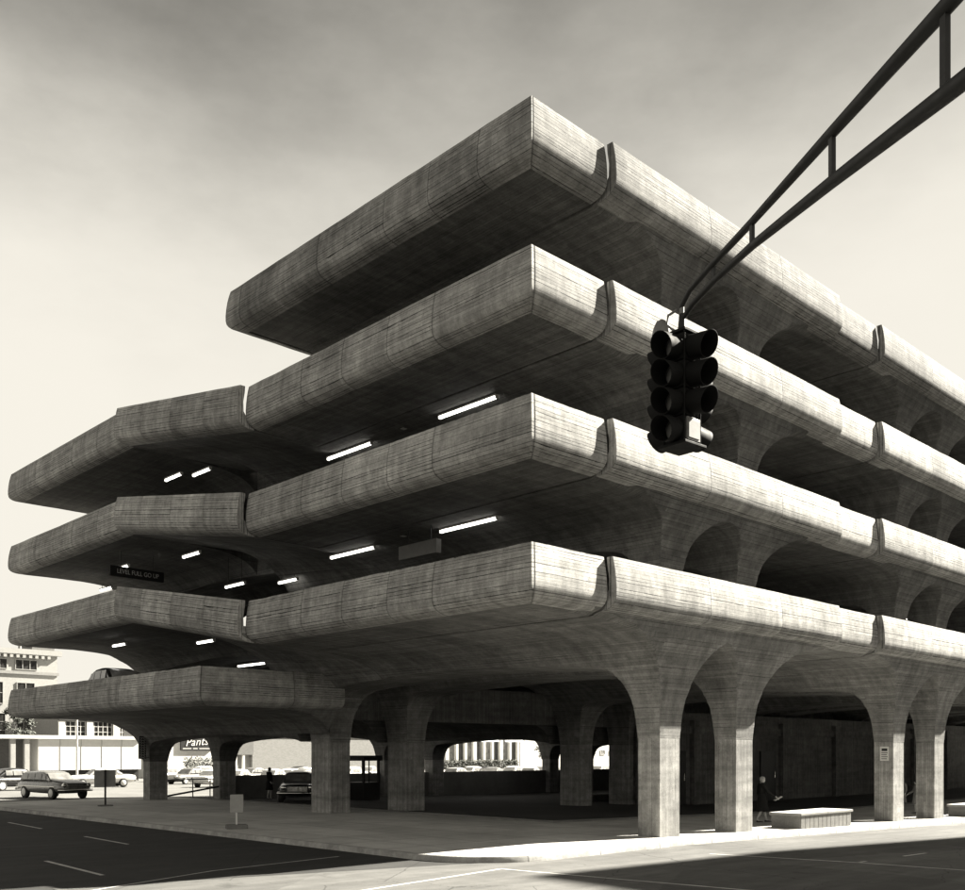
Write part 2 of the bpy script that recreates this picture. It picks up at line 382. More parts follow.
line('crosswalk_line', [(-9.6, 2.1), (-8.9, 2.3), (-5.98, 3.45), (-2.39, 4.0)], .06)
line('crosswalk_line', [(-9.5, -1.7), (-5.46, -1.06), (-3.6, -.79), (-1.43, -.45)], .09)
line('crosswalk_line', [(-1.43, -.42), (-1.16, -2.14), (-.94, -3.6), (-.45, -6.6), (0, -10)], .09, .009)
line('crosswalk_line', [(4.45, -1.74), (5.16, -5.12), (5.5, -9)], .09)
line('lane_marking', [(5.24, -5.12), (8.95, -5.1)], .09, .009)

# ------------------------------------------------------------------ the parking garage
def interp(tb, d):
    if d <= tb[0][0]: return tb[0][1]
    for (a, x), (c, y) in zip(tb[:-1], tb[1:]):
        if d <= c: return x + (y - x) * (d - a) / (c - a)
    return tb[-1][1]
def smooth_table(tb):                      # monotone cubic resample so the cast curves have no kinks
    n = len(tb); xs = [t[0] for t in tb]; ys = [t[1] for t in tb]
    dl = [(ys[i + 1] - ys[i]) / (xs[i + 1] - xs[i]) for i in range(n - 1)]
    mm = [dl[0]] + [(0 if dl[i - 1] * dl[i] <= 0 else 2 * dl[i - 1] * dl[i] / (dl[i - 1] + dl[i])) for i in range(1, n - 1)] + [dl[-1]]
    o = []
    for i in range(n - 1):
        h = xs[i + 1] - xs[i]
        for k in range(6):
            t = k / 6; o.append((xs[i] + h * t, (2 * t**3 - 3 * t**2 + 1) * ys[i] + (t**3 - 2 * t**2 + t) * h * mm[i] + (-2 * t**3 + 3 * t**2) * ys[i + 1] + (t**3 - t**2) * h * mm[i + 1]))
    return o + [(xs[-1], ys[-1])]
T1 = dict(
    u=smooth_table([(0, -3.05), (.05, -2.5), (.1, -2.12), (.2, -1.75), (.45, -1.24), (.6, -1.05), (.95, -.7), (1.25, -.52), (1.65, -.34), (2.5, -.17), (4, -.05), (5.6, 0), (9, .0)]),
    g=smooth_table([(0, -3.05), (.05, -2.5), (.1, -2.12), (.2, -1.75), (.45, -1.17), (.7, -.82), (.95, -.58), (1.2, -.41), (1.35, -.35), (1.456, -.335)]),
    c=smooth_table([(0, -3.05), (.06, -2.3), (.14, -1.88), (.23, -1.46), (.39, -.98), (.55, -.62), (.68, -.34), (.8, -.11), (.92, 0), (3, 0)]),
    a=smooth_table([(0, -3.05), (.06, -2.4), (.13, -2.02), (.34, -1.5), (.65, -1.17), (1.2, -1.04), (2.9, -.92), (7.4, -.78), (9, -.78)]), z0=-3.05)
T2 = dict(
    u=smooth_table([(0, -2.05), (.04, -1.85), (.1, -1.5), (.2, -1.1), (.4, -.76), (.75, -.46), (1.2, -.26), (1.65, -.15), (2.5, -.06), (4, 0), (9, 0)]),
    g=smooth_table([(0, -2.05), (.04, -1.85), (.1, -1.5), (.2, -1.08), (.4, -.72), (.75, -.42), (1.1, -.28), (1.456, -.24)]),
    c=smooth_table([(0, -2.05), (.05, -1.8), (.12, -1.42), (.23, -1.02), (.39, -.72), (.55, -.48), (.68, -.28), (.8, -.1), (.92, 0), (3, 0)]),
    a=smooth_table([(0, -2.05), (.06, -1.75), (.13, -1.55), (.34, -1.27), (.65, -1.12), (1.2, -1.04), (2.9, -.92), (7.4, -.78), (9, -.78)]), z0=-2.05)
CU, CG, PER, J0 = .95, 3.86, 14.82, 2.73
LINES = [6.2 + PER * k + g for k in range(5) for g in (0, CG)]
ROW1, ROW2, ROW3 = (1.0, 1.75), (16.5, 17.8), (31.9, 32.65)
SH = 3.355
ZT = [6.95 + SH * k for k in range(4)]                    # parapet tops of the four street-side decks
ZR = [6.95 + 1.52 + SH * k for k in range(-1, 3)]         # parapet tops of the raised rear decks
def zbeam(v, rows, T):
    best = None
    for i, (a, c) in enumerate(rows):
        if a <= v <= c: return T['z0']
    if v < rows[0][0]: return interp(T['c'], rows[0][0] - v)
    if v > rows[-1][1]: return interp(T['c'], v - rows[-1][1])
    d = min(min(abs(v - a), abs(v - c)) for a, c in rows); return interp(T['a'], d)
def flank(u, T):                                                   # height of the beam flanks at u
    q = 0
    for i, l in enumerate(LINES):
        if i % 2 == 0 and l + CU < u < l + CG: return interp(T['g'], min(u - l - CU, l + CG - u))     # arch between the twins
        d = l - u if u < l else (u - l - CU if u > l + CU else 0)
        if d < 9: q = min(q, interp(T['u'], d))
    return q
def samples(lo, hi, marks, coarse):
    """sample positions, packed close to the marks"""
    offs = [0, .015, .03, .05, .075, .1, .14, .18, .23, .28, .34, .4, .47, .55, .65, .75, .85, 1.0, 1.15, 1.35, 1.6, 1.9, 2.3, 2.8, 3.4]
    s = {lo, hi}
    for m_ in marks:
        for o_ in offs:
            for q in (m_ - o_, m_ + o_):
                if lo < q < hi: s.add(round(q, 4))
    x = lo
    while x < hi: s.add(round(x, 4)); x += coarse
    s = sorted(s); r = [s[0]]
    for q in s[1:]:
        if q - r[-1] > .012: r.append(q)
    r[-1] = hi
    return r
PROF = [(-.115, 0), (-.075, -.16), (-.042, -.34), (-.016, -.55), (0, -.78), (-.003, -.95), (-.022, -1.06), (-.07, -1.145), (-.15, -1.215), (-.255, -1.265), (-.38, -1.3), (-.52, -1.32)]
def prof_z(o):                                                    # underside height of the rolled edge at offset o inside the face
    q = PROF[4:]
    return interp(sorted([(-a, z) for a, z in q]), o)
def deck(name, u0, u1, v0, v1, zt, rows, T, parent, ledge='', slope=None, cu=.45, cv=.6):
    """one cast deck: flat top, flared underside; ledge: 'f' street edge, 'l' left edge, 'b' rear edge follow the rolled lip"""
    zs = zt - 1.312
    ov, ou, ob = v0, u0, v1
    if 'f' in ledge: v0 += .09
    if 'l' in ledge: u0 += .09
    if 'b' in ledge: v1 -= .09
    up = (lambda v: slope * (v - ov)) if slope else (lambda v: 0)
    def base(u, v):
        z = zs + up(v)
        if 'f' in ledge and v - ov < .6: z = max(z, zt + prof_z(v - ov) + .09 * min(1, (.6 - v + ov) / .2))
        if 'l' in ledge and u - ou < .6: z = max(z, zt + up(v) + prof_z(u - ou) + .09 * min(1, (.6 - u + ou) / .2))
        if 'b' in ledge and ob - v < .6: z = max(z, zt + up(v) + prof_z(ob - v) + .09 * min(1, (.6 - ob + v) / .2))
        return z
    um = [m_ for l in LINES for m_ in (l, l + CU)]; vm = [m_ for a, c in rows for m_ in (a, c)]
    U = samples(u0, u1, um + ([u0] if 'l' in ledge else []), cu); V = samples(v0, v1, vm + [v0, v1], cv)
    b = MB(); top = zt - 1.02
    FU = [flank(u, T) for u in U]; BV = [zbeam(v, rows, T) for v in V]
    def field(i, j):
        q = max(FU[i], BV[j]); f_ = min(1, -q / .5) if slope else 0
        bz = base(U[i], V[j]); lift = max(0, bz - zs - up(V[j]))      # height the rolled lip stands above the flat soffit
        return min(bz, zs + q + (up(V[j]) * (1 - f_) if slope else 0) + lift * max(0, 1 + q / .35))
    Z = [[field(i, j) for j in range(len(V))] for i in range(len(U))]
    # board direction: along v on the beam flanks, along u on the street haunches
    au, av = [0.], [0.]
    for i in range(1, len(U)): au.append(au[-1] + math.hypot(U[i] - U[i - 1], FU[i] - FU[i - 1]))
    for j in range(1, len(V)): av.append(av[-1] + math.hypot(V[j] - V[j - 1], min(.6, abs(BV[j] - BV[j - 1]))))
    for i in range(len(U) - 1):
        for j in range(len(V) - 1):
            c = [(i, j), (i, j + 1), (i + 1, j + 1), (i + 1, j)]
            pts = [(U[a], V[d], Z[a][d]) for a, d in c]
            if (FU[i] + FU[i + 1]) / 2 >= (BV[j] + BV[j + 1]) / 2 or max(BV[j], BV[j + 1]) > -.03: uv = [(V[d], au[a]) for a, d in c]
            elif rows[0][1] < V[j] < rows[-1][0] and BV[j] > -1.3: uv = [(V[d], U[a]) for a, d in c]
            else: uv = [(U[a], av[d]) for a, d in c]
            b.face(pts, uv)
    tz = lambda v: top + up(v)
    for j in range(len(V) - 1):
        for i, fl in ((0, 1), (len(U) - 1, 0)):
            b.face([(U[i], V[j], Z[i][j]), (U[i], V[j + 1], Z[i][j + 1]), (U[i], V[j + 1], tz(V[j + 1])), (U[i], V[j], tz(V[j]))], [(V[j], Z[i][j]), (V[j + 1], Z[i][j + 1]), (V[j + 1], top), (V[j], top)])
    for i in range(len(U) - 1):
        for j in (0, len(V) - 1):
            b.face([(U[i], V[j], Z[i][j]), (U[i + 1], V[j], Z[i + 1][j]), (U[i + 1], V[j], tz(V[j])), (U[i], V[j], tz(V[j]))], [(U[i], Z[i][j]), (U[i + 1], Z[i + 1][j]), (U[i + 1], top), (U[i], top)])
    b.face([(u0, v0, tz(v0)), (u1, v0, tz(v0)), (u1, v1, tz(v1)), (u0, v1, tz(v1))], mi=1)
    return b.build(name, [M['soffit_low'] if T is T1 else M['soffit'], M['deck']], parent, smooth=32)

def sweep(name, path, zt, cells, parent, mat=None, deep=0.0, zts=None, cellw=3.8):
    """rolled parapet panel along a plan path [(u,v)...]; outward is to the right of travel.
    cells: list of running cell coordinates (one per path point)"""
    th = .17
    rj = random.Random(int(abs(path[0][0] * 31 + path[0][1] * 17 + (zt or 0) * 7) * 10)); P2, C2, Z2 = [], [], []
    for i in range(len(path) - 1):
        p, q = Vector(path[i]), Vector(path[i + 1]); k = max(1, int((q - p).length / .7)); nn_ = Vector(((q - p).y, -(q - p).x)).normalized()
        for j_ in range(k):
            t = j_ / k; jt = (rj.uniform(-.005, .005) if j_ else 0); r_ = p + (q - p) * t + nn_ * jt
            P2.append((r_.x, r_.y)); C2.append(cells[i] + (cells[i + 1] - cells[i]) * t)
            Z2.append((zts[i] + (zts[i + 1] - zts[i]) * t if zts else zt) + (rj.uniform(-.009, .006) if j_ else 0))
    P2.append(tuple(path[-1])); C2.append(cells[-1]); Z2.append(zts[-1] if zts else zt); path, cells, zts = P2, C2, Z2
    outer = [(o - (deep if k == len(PROF) - 1 else 0), z) for k, (o, z) in enumerate(PROF)]
    inner = [(-.115 - th, 0), (-.1 - th, -.2), (-.05 - th, -.5), (-.06 - th, -.8), (-.2 - th, -1.0), (-.52 - deep, -1.16)]
    ring = outer + inner[::-1]
    n = len(path); rows_ = []; run = [0.]
    for i in range(1, n): run.append(run[-1] + (Vector(path[i]) - Vector(path[i - 1])).length)
    for i in range(n):
        p = Vector(path[i]); ds = []
        if i > 0: ds.append((p - Vector(path[i - 1])).normalized())
        if i < n - 1: ds.append((Vector(path[i + 1]) - p).normalized())
        ns = [Vector((d.y, -d.x)) for d in ds]
        nn = ns[0] if len(ns) == 1 else (ns[0] + ns[1]) / (1 + ns[0].dot(ns[1]))
        z0 = zts[i] if zts else zt
        rows_.append([(p.x + nn.x * o, p.y + nn.y * o, z0 + z) for o, z in ring])
    arc = [0.]
    for k in range(1, len(ring)): arc.append(arc[-1] + math.hypot(ring[k][0] - ring[k - 1][0], ring[k][1] - ring[k - 1][1]))
    b = MB(); m_ = len(ring)
    for i in range(n - 1):
        for k in range(m_):
            k2 = (k + 1) % m_; a2 = arc[k2] if k2 else arc[-1] + .17
            b.face([rows_[i][k], rows_[i + 1][k], rows_[i + 1][k2], rows_[i][k2]],
                   [(run[i], arc[k]), (run[i + 1], arc[k]), (run[i + 1], a2), (run[i], a2)],
                   [(cells[i], cellw), (cells[i + 1], cellw), (cells[i + 1], cellw), (cells[i], cellw)])
    b.face(rows_[0][::-1]); b.face(rows_[-1])
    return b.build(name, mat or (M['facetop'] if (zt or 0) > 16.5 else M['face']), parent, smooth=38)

G = empty('parking_garage', (0, 0, 0), 0, 'four-level board-marked concrete parking garage with rolled parapets on flaring twin columns', 'parking garage')
VJ, VRAMP, VEND = 12.28, 21.3, 33.5
GAP = .045
for k, zt in enumerate(ZT):
    T = T1 if k == 0 else T2
    top4 = (k == 3)
    # corner piece reaching back along the side street
    ve = 13.45 if top4 else VJ
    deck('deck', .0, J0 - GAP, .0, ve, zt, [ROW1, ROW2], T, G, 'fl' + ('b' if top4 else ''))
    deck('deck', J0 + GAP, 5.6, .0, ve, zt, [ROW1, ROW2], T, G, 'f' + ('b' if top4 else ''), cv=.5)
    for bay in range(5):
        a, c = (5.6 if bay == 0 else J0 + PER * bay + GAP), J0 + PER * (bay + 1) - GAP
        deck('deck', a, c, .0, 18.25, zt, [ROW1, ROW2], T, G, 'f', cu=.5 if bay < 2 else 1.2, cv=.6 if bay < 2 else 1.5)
    if top4:
        sweep('parapet', [(5.5, 13.5), (0, 13.5), (0, 6.26), (0, 0), (J0 - GAP, 0)][0:5], zt, [.2, .8, 2.5, 5.99, 6.7], G, cellw=2)
    else:
        sweep('parapet', [(0, VJ - .02), (0, 9.2), (0, 7.2), (0, 5.2), (0, 3.4), (0, 0), (J0 - GAP, 0)], zt, [.0, 1.0, 2.0, 3.0, 4.0, 4.98, 5.6], G, cellw=2)
    for bay in range(5):
        j = J0 + PER * bay
        sweep('parapet', [(j + GAP, -.2), (j + 4.15, -.2), (j + 7.95, -.2), (j + 11.73, -.2)], zt, [10 * bay + .0, 10 * bay + 1., 10 * bay + 2., 10 * bay + 2.98], G, deep=.1)
        sweep('parapet', [(j + 11.745, 0.), (j + PER - GAP, 0.)], zt, [10 * bay + 4.1, 10 * bay + 4.9], G)
        # narrow dark seal set back in the gap between cast bays
# sloping link between the street-side decks and the raised rear decks
for k in range(3):
    zt = ZT[k]; sl = (ZR[k + 1] - zt) / (VRAMP - VJ)
    o = deck('ramp', -.2, 5.58, VJ + .035, VRAMP - .02, zt, [ROW1, ROW2], T1 if k == 0 else T2, G, 'l', slope=sl)
    sweep('parapet', [(-.27, VRAMP - .03), (-.27, 19.1), (-.27, 16.8), (-.27, 14.5), (-.27, VJ + .035)], zt, [20., 21., 22., 23., 24.], G,
          zts=[zt + sl * (v - VJ) for v in (VRAMP - .03, 19.1, 16.8, 14.5, VJ + .035)], deep=.1, cellw=2.3)
# raised rear decks
for k, zt in enumerate(ZR):
    T = T2
    v0 = 15.2 if k == 0 else VRAMP
    deck('deck', 0., 5.88, v0, VEND, zt, [ROW2, ROW3], T, G, 'lb' + ('f' if k == 0 else ''))
    for bay in range(5):
        a, c = (5.88 if bay == 0 else J0 + PER * bay + GAP), J0 + PER * (bay + 1) - GAP
        deck('deck', a, c, 18.3, VEND, zt, [ROW2, ROW3], T, G, 'b', cu=.6 if bay < 2 else 1.2, cv=.8 if bay < 2 else 1.5)
        sweep('parapet', [(c, VEND), (a + .05, VEND)], zt, [3.1, 5.9], G)
    if k == 0:
        sweep('parapet', [(5.9, VEND), (0, VEND), (0, 30.1), (0, 26.6), (0, 24.2), (0, 21.5), (0, 18.6), (0, 15.2), (5.95, 15.2)], zt, [30.3, 31.4, 32, 33, 34, 35, 36, 36.99, 38.6], G, cellw=2.4)
        b = MB()
        for bay in range(5):
            a, c = (6.0 if bay == 0 else J0 + PER * bay + .02), J0 + PER * (bay + 1) - .02
            b.box(a, c, 17.9, 18.26, 3.55, zt)
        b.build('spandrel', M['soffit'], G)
    else:
        sweep('parapet', [(5.9, VEND), (0, VEND), (0, 30.1), (0, 26.0), (0, 23.5), (0, VRAMP + .01)], zt, [30.3, 31.4, 32, 33, 34, 34.98], G, cellw=2.4)
# columns: one shaft each, from the pavement up through the decks
for ri, (a, c) in enumerate((ROW1, ROW2, ROW3)):
    for l in LINES:
        if ri and l > 60: continue
        b = MB(); i = .004
        x0, x1, y0, y1 = l + i, l + CU - i, a + i, c - i; z0 = gz(l + CU) - .05; z1 = 15.2 if ri < 2 else 14.2
        for p, q in (((x0, y0), (x1, y0)), ((x1, y0), (x1, y1)), ((x1, y1), (x0, y1)), ((x0, y1), (x0, y0))):
            b.face([(*p, z0), (*q, z0), (*q, z1), (*p, z1)], [(z0, p[0] + p[1]), (z0, q[0] + q[1]), (z1, q[0] + q[1]), (z1, p[0] + p[1])])
        b.face([(x0, y0, z1), (x1, y0, z1), (x1, y1, z1), (x0, y1, z1)])
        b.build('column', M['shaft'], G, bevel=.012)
# electrical conduit on the deck undersides, feeding the lamps
for zt in ZT[1:3]:
    MB().tube([(3.52, 1.3, zt - 1.325), (3.52, 12.1, zt - 1.325)], .018, 6).build('conduit', M['housing'], G, smooth=50)
    MB().box(3.44, 3.6, 8.7, 8.86, zt - 1.37, zt - 1.3).build('junction_box', M['housing'], G)
# low wall along the rear edge of the ground floor
b = MB()
uu = [11.05] + [l for l in LINES[2:]] + [76]
for a, c in zip(uu[:-1], uu[1:]):
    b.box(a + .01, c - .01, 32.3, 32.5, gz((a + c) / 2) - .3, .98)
b.build('low_wall', M['rough'], G)
# service core with doors on the ground floor
b = MB(); zc = 4.3
b.box(25.2, 84, 15.0, 16.3, -1.2, zc)
for x in (28.2, 33.0, 37.4, 44, 50, 56, 62, 68, 74): b.box(x, x + .5, 14.72, 14.998, -1.2, zc - .4)
b.box(25.2, 84, 14.85, 14.998, 3.2, 3.6)
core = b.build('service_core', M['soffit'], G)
for x in (26.0, 31.0, 35.2):
    d_ = MB().box(x, x + 1.7, 14.9, 14.996, gz(x) - .05, 2.3).build('door', M['dark'], core)
    MB().box(x + 1.45, x + 1.51, 14.84, 14.898, .75, 1.1).build('door_handle', M['chrome'], d_)
# added rear wall, one per bay: blocks sky light so the decks stay dark
for bay in range(5):
    a, c = (13.0 if bay == 0 else J0 + PER * bay + .03), J0 + PER * (bay + 1) - .03
    MB().box(a, c, VEND - .42, VEND - .2, 4.2, 14.4).build('added_rear_wall', M['rough'], G)
# railing across the open bay at the rear
rl = empty('guard_railing', (6.9, 33.0, gz(7)), 0, 'thin metal guard railing with a sloping rail across the open bay at the far left', 'railing')
b = MB(); b.tube([(.2, 0, .95), (4.1, 0, .98)], .035); b.build('rail', M['steel'], rl, smooth=50)
b = MB(); b.tube([(.2, -.9, .15), (4.1, -1.0, .72)], .05); b.build('rail', M['dark'], rl, smooth=50)
for x, y, h in ((.25, 0, .95), (2.2, 0, .95), (3.2, 0, .95), (4.0, 0, .95), (.25, -.9, .2), (4.0, -1.0, .72)):
    MB().tube([(x, y, 0), (x, y, h)], .03).build('post', M['steel'], rl, smooth=50)
#@@PART2
# ------------------------------------------------------------------ fluorescent lamps under the decks
def make_lamp(kind, ln, wd=.13, stem=0.):
    o = empty('fluorescent_light')
    MB().box(-wd / 2, wd / 2, -ln / 2, ln / 2, .035, .085).build('housing', M['housing'], o, bevel=.008)
    MB().tube([(0, -ln / 2 + .03, 0), (0, ln / 2 - .03, 0)], wd * .34, 10).build('tube', M['tube'], o, smooth=50)
    for y in (-ln / 2 + .01, ln / 2 - .01): MB().box(-wd * .45, wd * .45, y - .012, y + .012, -.045, .036).build('end_cap', M['housing'], o)
    if stem:
        for y in (-ln * .35, ln * .35): MB().tube([(0, y, .086), (0, y, .086 + stem)], .012, 6).build('stem', M['dark'], o)
    return o
lamps = [
 ((3.47, 5.82, 12.20), 'l', 'lit fluorescent lamp under the third deck nearest the street corner'),
 ((3.50, 11.6, 12.20), 'l', 'lit fluorescent lamp under the third deck, left of the one nearest the corner'),
 ((3.67, 6.0, 8.85), 'l', 'lit fluorescent lamp under the second deck beside the hanging grey sign box'),
 ((3.63, 11.6, 8.85), 'l', 'lit fluorescent lamp under the second deck left of the hanging grey sign box'),
 ((1.73, 20.5, 12.78), 's', 'small lit lamp under the upper sloping link, the left one of two'),
 ((1.9, 18.6, 12.62), 's', 'small lit lamp under the upper sloping link, the right one of two'),
 ((1.8, 19.2, 9.62), 's', 'small lit lamp under the middle sloping link right of the dark lettered sign'),
 ((1.6, 24.8, 9.86), 's', 'small lit lamp under the middle rear deck just behind the dark lettered sign'),
 ((3.6, 31.0, 9.95), 's', 'lit fluorescent lamp under the middle rear deck at its far left end'),
 ((4.5, 20.7, 8.98), 'd', 'lit fluorescent lamp seen above the lowest sloping link, the left one of two'),
 ((4.94, 17.5, 8.8), 's', 'lit fluorescent lamp seen above the lowest sloping link, the right one of two'),
 ((2.3, 26.6, 6.85), 's', 'lit fluorescent lamp under the lower rear deck above the dark car roof'),
 ((2.6, 19.6, 6.45), 's', 'lit fluorescent lamp under the lowest sloping link'),
 ((8.6, 20.8, 5.9), 'l', 'lit fluorescent lamp low above the shaded parapet end beside the flaring column'),
 ((8.2, 25.6, 6.3), 'l', 'lit fluorescent lamp low above the shaded parapet, left of the one beside the flaring column'),
 ((32.6, 5.37, 8.78), 'l', 'lit fluorescent lamp under the second deck between the far pair of twin columns'),
]
lproto = {'d': make_lamp('d', 1.5, stem=1.1), 'l': make_lamp('l', 2.44), 's': make_lamp('s', 1.3, stem=.12)}
used = set()
def place_lamp(p, kind, lab, rz=0, grp='fluorescent lamps under the decks'):
    o = lproto[kind] if kind not in used else copy_tree(lproto[kind])
    used.add(kind); o.location = p; o.rotation_euler = (0, 0, rz); tag(o, lab, 'ceiling light', grp)
for p, kd, lab in lamps: place_lamp(p, kd, lab)
lproto['g'] = make_lamp('g', 1.3, .16, stem=.6)
for (x, y), lab in zip([(23.2, 31.0), (26.44, 31.0), (28.66, 30.6), (30.31, 30.0), (16.17, 31.3), (36.2, 24.5)], [
    'lit lamp hanging low above the dark ticket booth', 'lit lamp at ground level just right of the second dark inner column', 'lit lamp in front of the tall white mullions, the left one of two',
    'lit lamp in front of the tall white mullions, the right one of two', 'lit lamp at ground level beside the white lettered billboard', 'lit lamp at ground level half hidden behind the nearest street column']):
    place_lamp((x, y, 2.98), 'g', lab, R(25), 'lamps hanging low at ground level')

# ------------------------------------------------------------------ signs
def hang_sign(name, loc, rz, wd, ht, th, mat, label, stems=(-.3, .3), up=.5):
    o = empty(name, loc, rz, label, 'sign')
    MB().box(-wd / 2, wd / 2, -th / 2, th / 2, -ht / 2, ht / 2).build('panel', mat, o, bevel=.01)
    for x in stems: MB().tube([(x * wd, 0, ht / 2), (x * wd, 0, ht / 2 + up)], .018, 8).build('stem', M['dark'], o)
    return o
sg = hang_sign('level_sign', (1.31, 22.76, 9.30), R(4), 2.3, .4, .12, M['black'], 'dark hanging sign with pale letters telling drivers the level is full, at the left edge', up=.62)
text('LEVEL FULL GO UP', 'lettering', .25, sg, (.02, -.066, 0), (R(90), 0, 0), M['cream'], .003, sx=.86)
hang_sign('level_sign', (3.2, 7.64, 8.30), R(90), 1.75, .42, .2, M['sgrey'], 'weathered grey unlit sign box hanging under the second deck near the corner', up=.5)
# projecting sign on the far left column
sg = empty('projecting_sign', (5.82, 31.9, 2.45), 0, 'narrow upright sign of pale marks on a bracket at the far left column', 'sign')
MB().box(-.2, .16, -.05, .05, -.56, .56).build('panel', M['dark'], sg)
for y in (.5, -.5): MB().tube([(.1, 0, y), (.38, 0, y)], .02, 6).build('bracket', M['dark'], sg)
b = MB()
for i in range(9):
    z = .48 - i * .12; b.box(-.17, .13, -.062, -.051, z - .012, z + .014)
    b.obox((-.09, -.057, z - .055), (.8, 0, .6), (0, 1, 0), (-.6, 0, .8), .06, .006, .012); b.obox((.06, -.057, z - .055), (.8, 0, -.6), (0, 1, 0), (.6, 0, .8), .06, .006, .012)
b.build('lettering', M['cream'], sg)
# notice plate on the third street column
sg = empty('notice_plate', (21.015, 1.33, 2.15), R(-90), 'small white notice plate fixed to the street column right of the bench', 'notice plate')
MB().box(-.17, .17, -.012, .0, -.27, .27).build('plate', M['white'], sg)
b = MB(); b.box(-.11, .11, -.017, -.013, .1, .2)
for i in range(4): b.box(-.12, .12 - .03 * (i % 2), -.017, -.013, .02 - i * .075, .045 - i * .075)
b.build('printing', M['dark'], sg)
# low sign on the sidewalk, with its slab foot
sg = empty('sidewalk_sign', (-.5, 11.95, gz(0)), R(-22), 'small blank pale panel on a short post with slab foot, alone on the shaded sidewalk', 'sign')
MB().box(-.32, .32, -.2, .2, 0, .13).build('foot', M['rough'], sg, bevel=.02)
MB().box(-.025, .025, -.02, .02, .13, .6).build('post', M['steelw'], sg)
MB().box(-.2, .2, -.05, -.022, .5, 1.05).build('panel', M['cream'], sg, bevel=.006)
sg = empty('post_sign', (2.1, 27.6, gz(2)), R(-10), 'square grey sign board on a dark post in front of the pale parked car', 'sign')
MB().box(-.035, .035, -.035, .035, 0, 1.6).build('post', M['dark'], sg)
MB().box(-.45, .45, .04, .07, .85, 1.58).build('panel', M['mid'], sg)
MB().box(-.3, .3, -.16, .16, 0, .06).build('foot', M['rough'], sg)

# ------------------------------------------------------------------ benches
def bench(x0, y0, lx, ly, h, label, grp='concrete block benches'):
    o = empty('bench', (x0, y0, gz(x0 + lx / 2) - .02), 0, label, 'bench', grp)
    b = MB(); b.box(.06, lx - .06, .06, ly - .06, 0, h - .09)
    n = int(lx / .3)
    for i in range(n):
        x = .1 + (lx - .2) * i / n; b.box(x, x + (lx - .2) / n - .03, .045, .0595, .0, h - .1)
    b.build('base', M['rough'], o)
    MB().box(0, lx, 0, ly, h - .088, h).build('seat_slab', M['walk'], o, bevel=.02)
bench(13.3, .62, 3.65, 1.15, .56, 'long low concrete bench by the kerb between the near and far pairs of street columns')
bench(28.1, .62, 3.65, 1.15, .56, 'concrete bench cut off by the right edge, beyond the far pair of street columns')
bench(26.6, 20.4, 1.9, .7, .42, 'dim short concrete bench deep inside beside an inner column')

# ------------------------------------------------------------------ mast arm and traffic signal
ma = empty('mast_arm', (-11.5, -15.4, gz(0)), 0, 'dark tapered steel mast arm of two chords reaching in from the upper right', 'signal mast')
o0 = Vector(ma.location)
def rel(p): return tuple(Vector(p) - o0)
up_ = [(-8.035, -9.57, 6.56), (-8.10, -9.72, 6.66), (-8.252, -10.067, 6.73), (-8.605, -10.699, 6.758), (-9.338, -11.798, 6.72), (-9.976, -12.85, 6.735), (-11.5, -15.4, 6.85)]
lo_ = [(-8.03, -9.58, 6.44), (-8.09, -9.74, 6.52), (-8.232, -10.086, 6.59), (-8.605, -10.699, 6.551), (-9.338, -11.798, 6.357), (-9.976, -12.85, 6.2), (-11.5, -15.4, 5.86)]
MB().tube([rel(p) for p in up_], [.024, .027, .03, .034, .044, .054, .075], 14).build('upper_chord', M['dark'], ma, smooth=50)
MB().tube([rel(p) for p in lo_], [.022, .027, .031, .036, .046, .056, .08], 14).build('lower_chord', M['dark'], ma, smooth=50)
for i in (2, 3, 4, 5):
    p, q = Vector(rel(up_[i])), Vector(rel(lo_[i])); d = (Vector(rel(up_[i])) - Vector(rel(up_[i - 1]))).normalized()
    MB().obox((p + q) / 2, d, d.cross(Vector((0, 0, 1))).normalized(), (0, 0, 1), .012 + .003 * i, .009 + .002 * i, (p - q).length / 2 - .01).build('strut', M['dark'], ma)
MB().tube([(0, 0, 0), (0, 0, 7.3)], [.14, .085], 18).build('pole', M['dark'], ma, smooth=50)
MB().tube([(0, 0, 0), (0, 0, .25)], [.26, .2], 18).build('base_flange', M['dark'], ma, smooth=50)
MB().tube([(0, 0, 7.3), (0, 0, 7.42)], [.1, .03], 12).build('cap', M['dark'], ma, smooth=50)
b = MB(); c_ = Vector(rel((-8.035, -9.582, 6.5)))
b.tube([c_ + Vector((0, 0, .06)), c_ + Vector((0, 0, -.2))], .022, 8)
b.tube([c_ + Vector((-.02, .05, .04)), c_ + Vector((-.09, .10, -.02)), c_ + Vector((-.11, .10, -.12)), c_ + Vector((-.04, .03, -.2))], .013, 8)
b.build('tip_bracket', M['steel'], ma, smooth=50)

ts = empty('traffic_signal', (-8.035, -9.582, 5.16), R(-3), 'dark four-way traffic signal with hooded lenses hanging from the arm in front of the parapets', 'traffic signal')
SECH = .268; HW = .115
for k in range(4):
    z = .03 + SECH * k
    MB().box(-HW, HW, -HW, HW, z + .004, z + SECH - .004).build('housing', M['black'], ts, bevel=.012)
MB().box(-.17, .17, -.17, .17, .0, .028).build('bottom_plate', M['black'], ts, bevel=.006)
MB().box(-.14, .14, -.14, .14, .03 + SECH * 4, .06 + SECH * 4).build('top_plate', M['black'], ts, bevel=.006)
MB().tube([(0, 0, 1.13), (0, 0, 1.2), (0, 0, 1.33)], [.055, .04, .03], 10).build('hanger', M['dark'], ts, smooth=50)
b = MB()
for sx, sy in ((1, 1), (1, -1), (-1, -1), (-1, 1)): b.tube([(sx * .124, sy * .124, .02), (sx * .124, sy * .124, 1.1)], .009, 6)
b.build('corner_rod', M['black'], ts)
b = MB(); rr = []
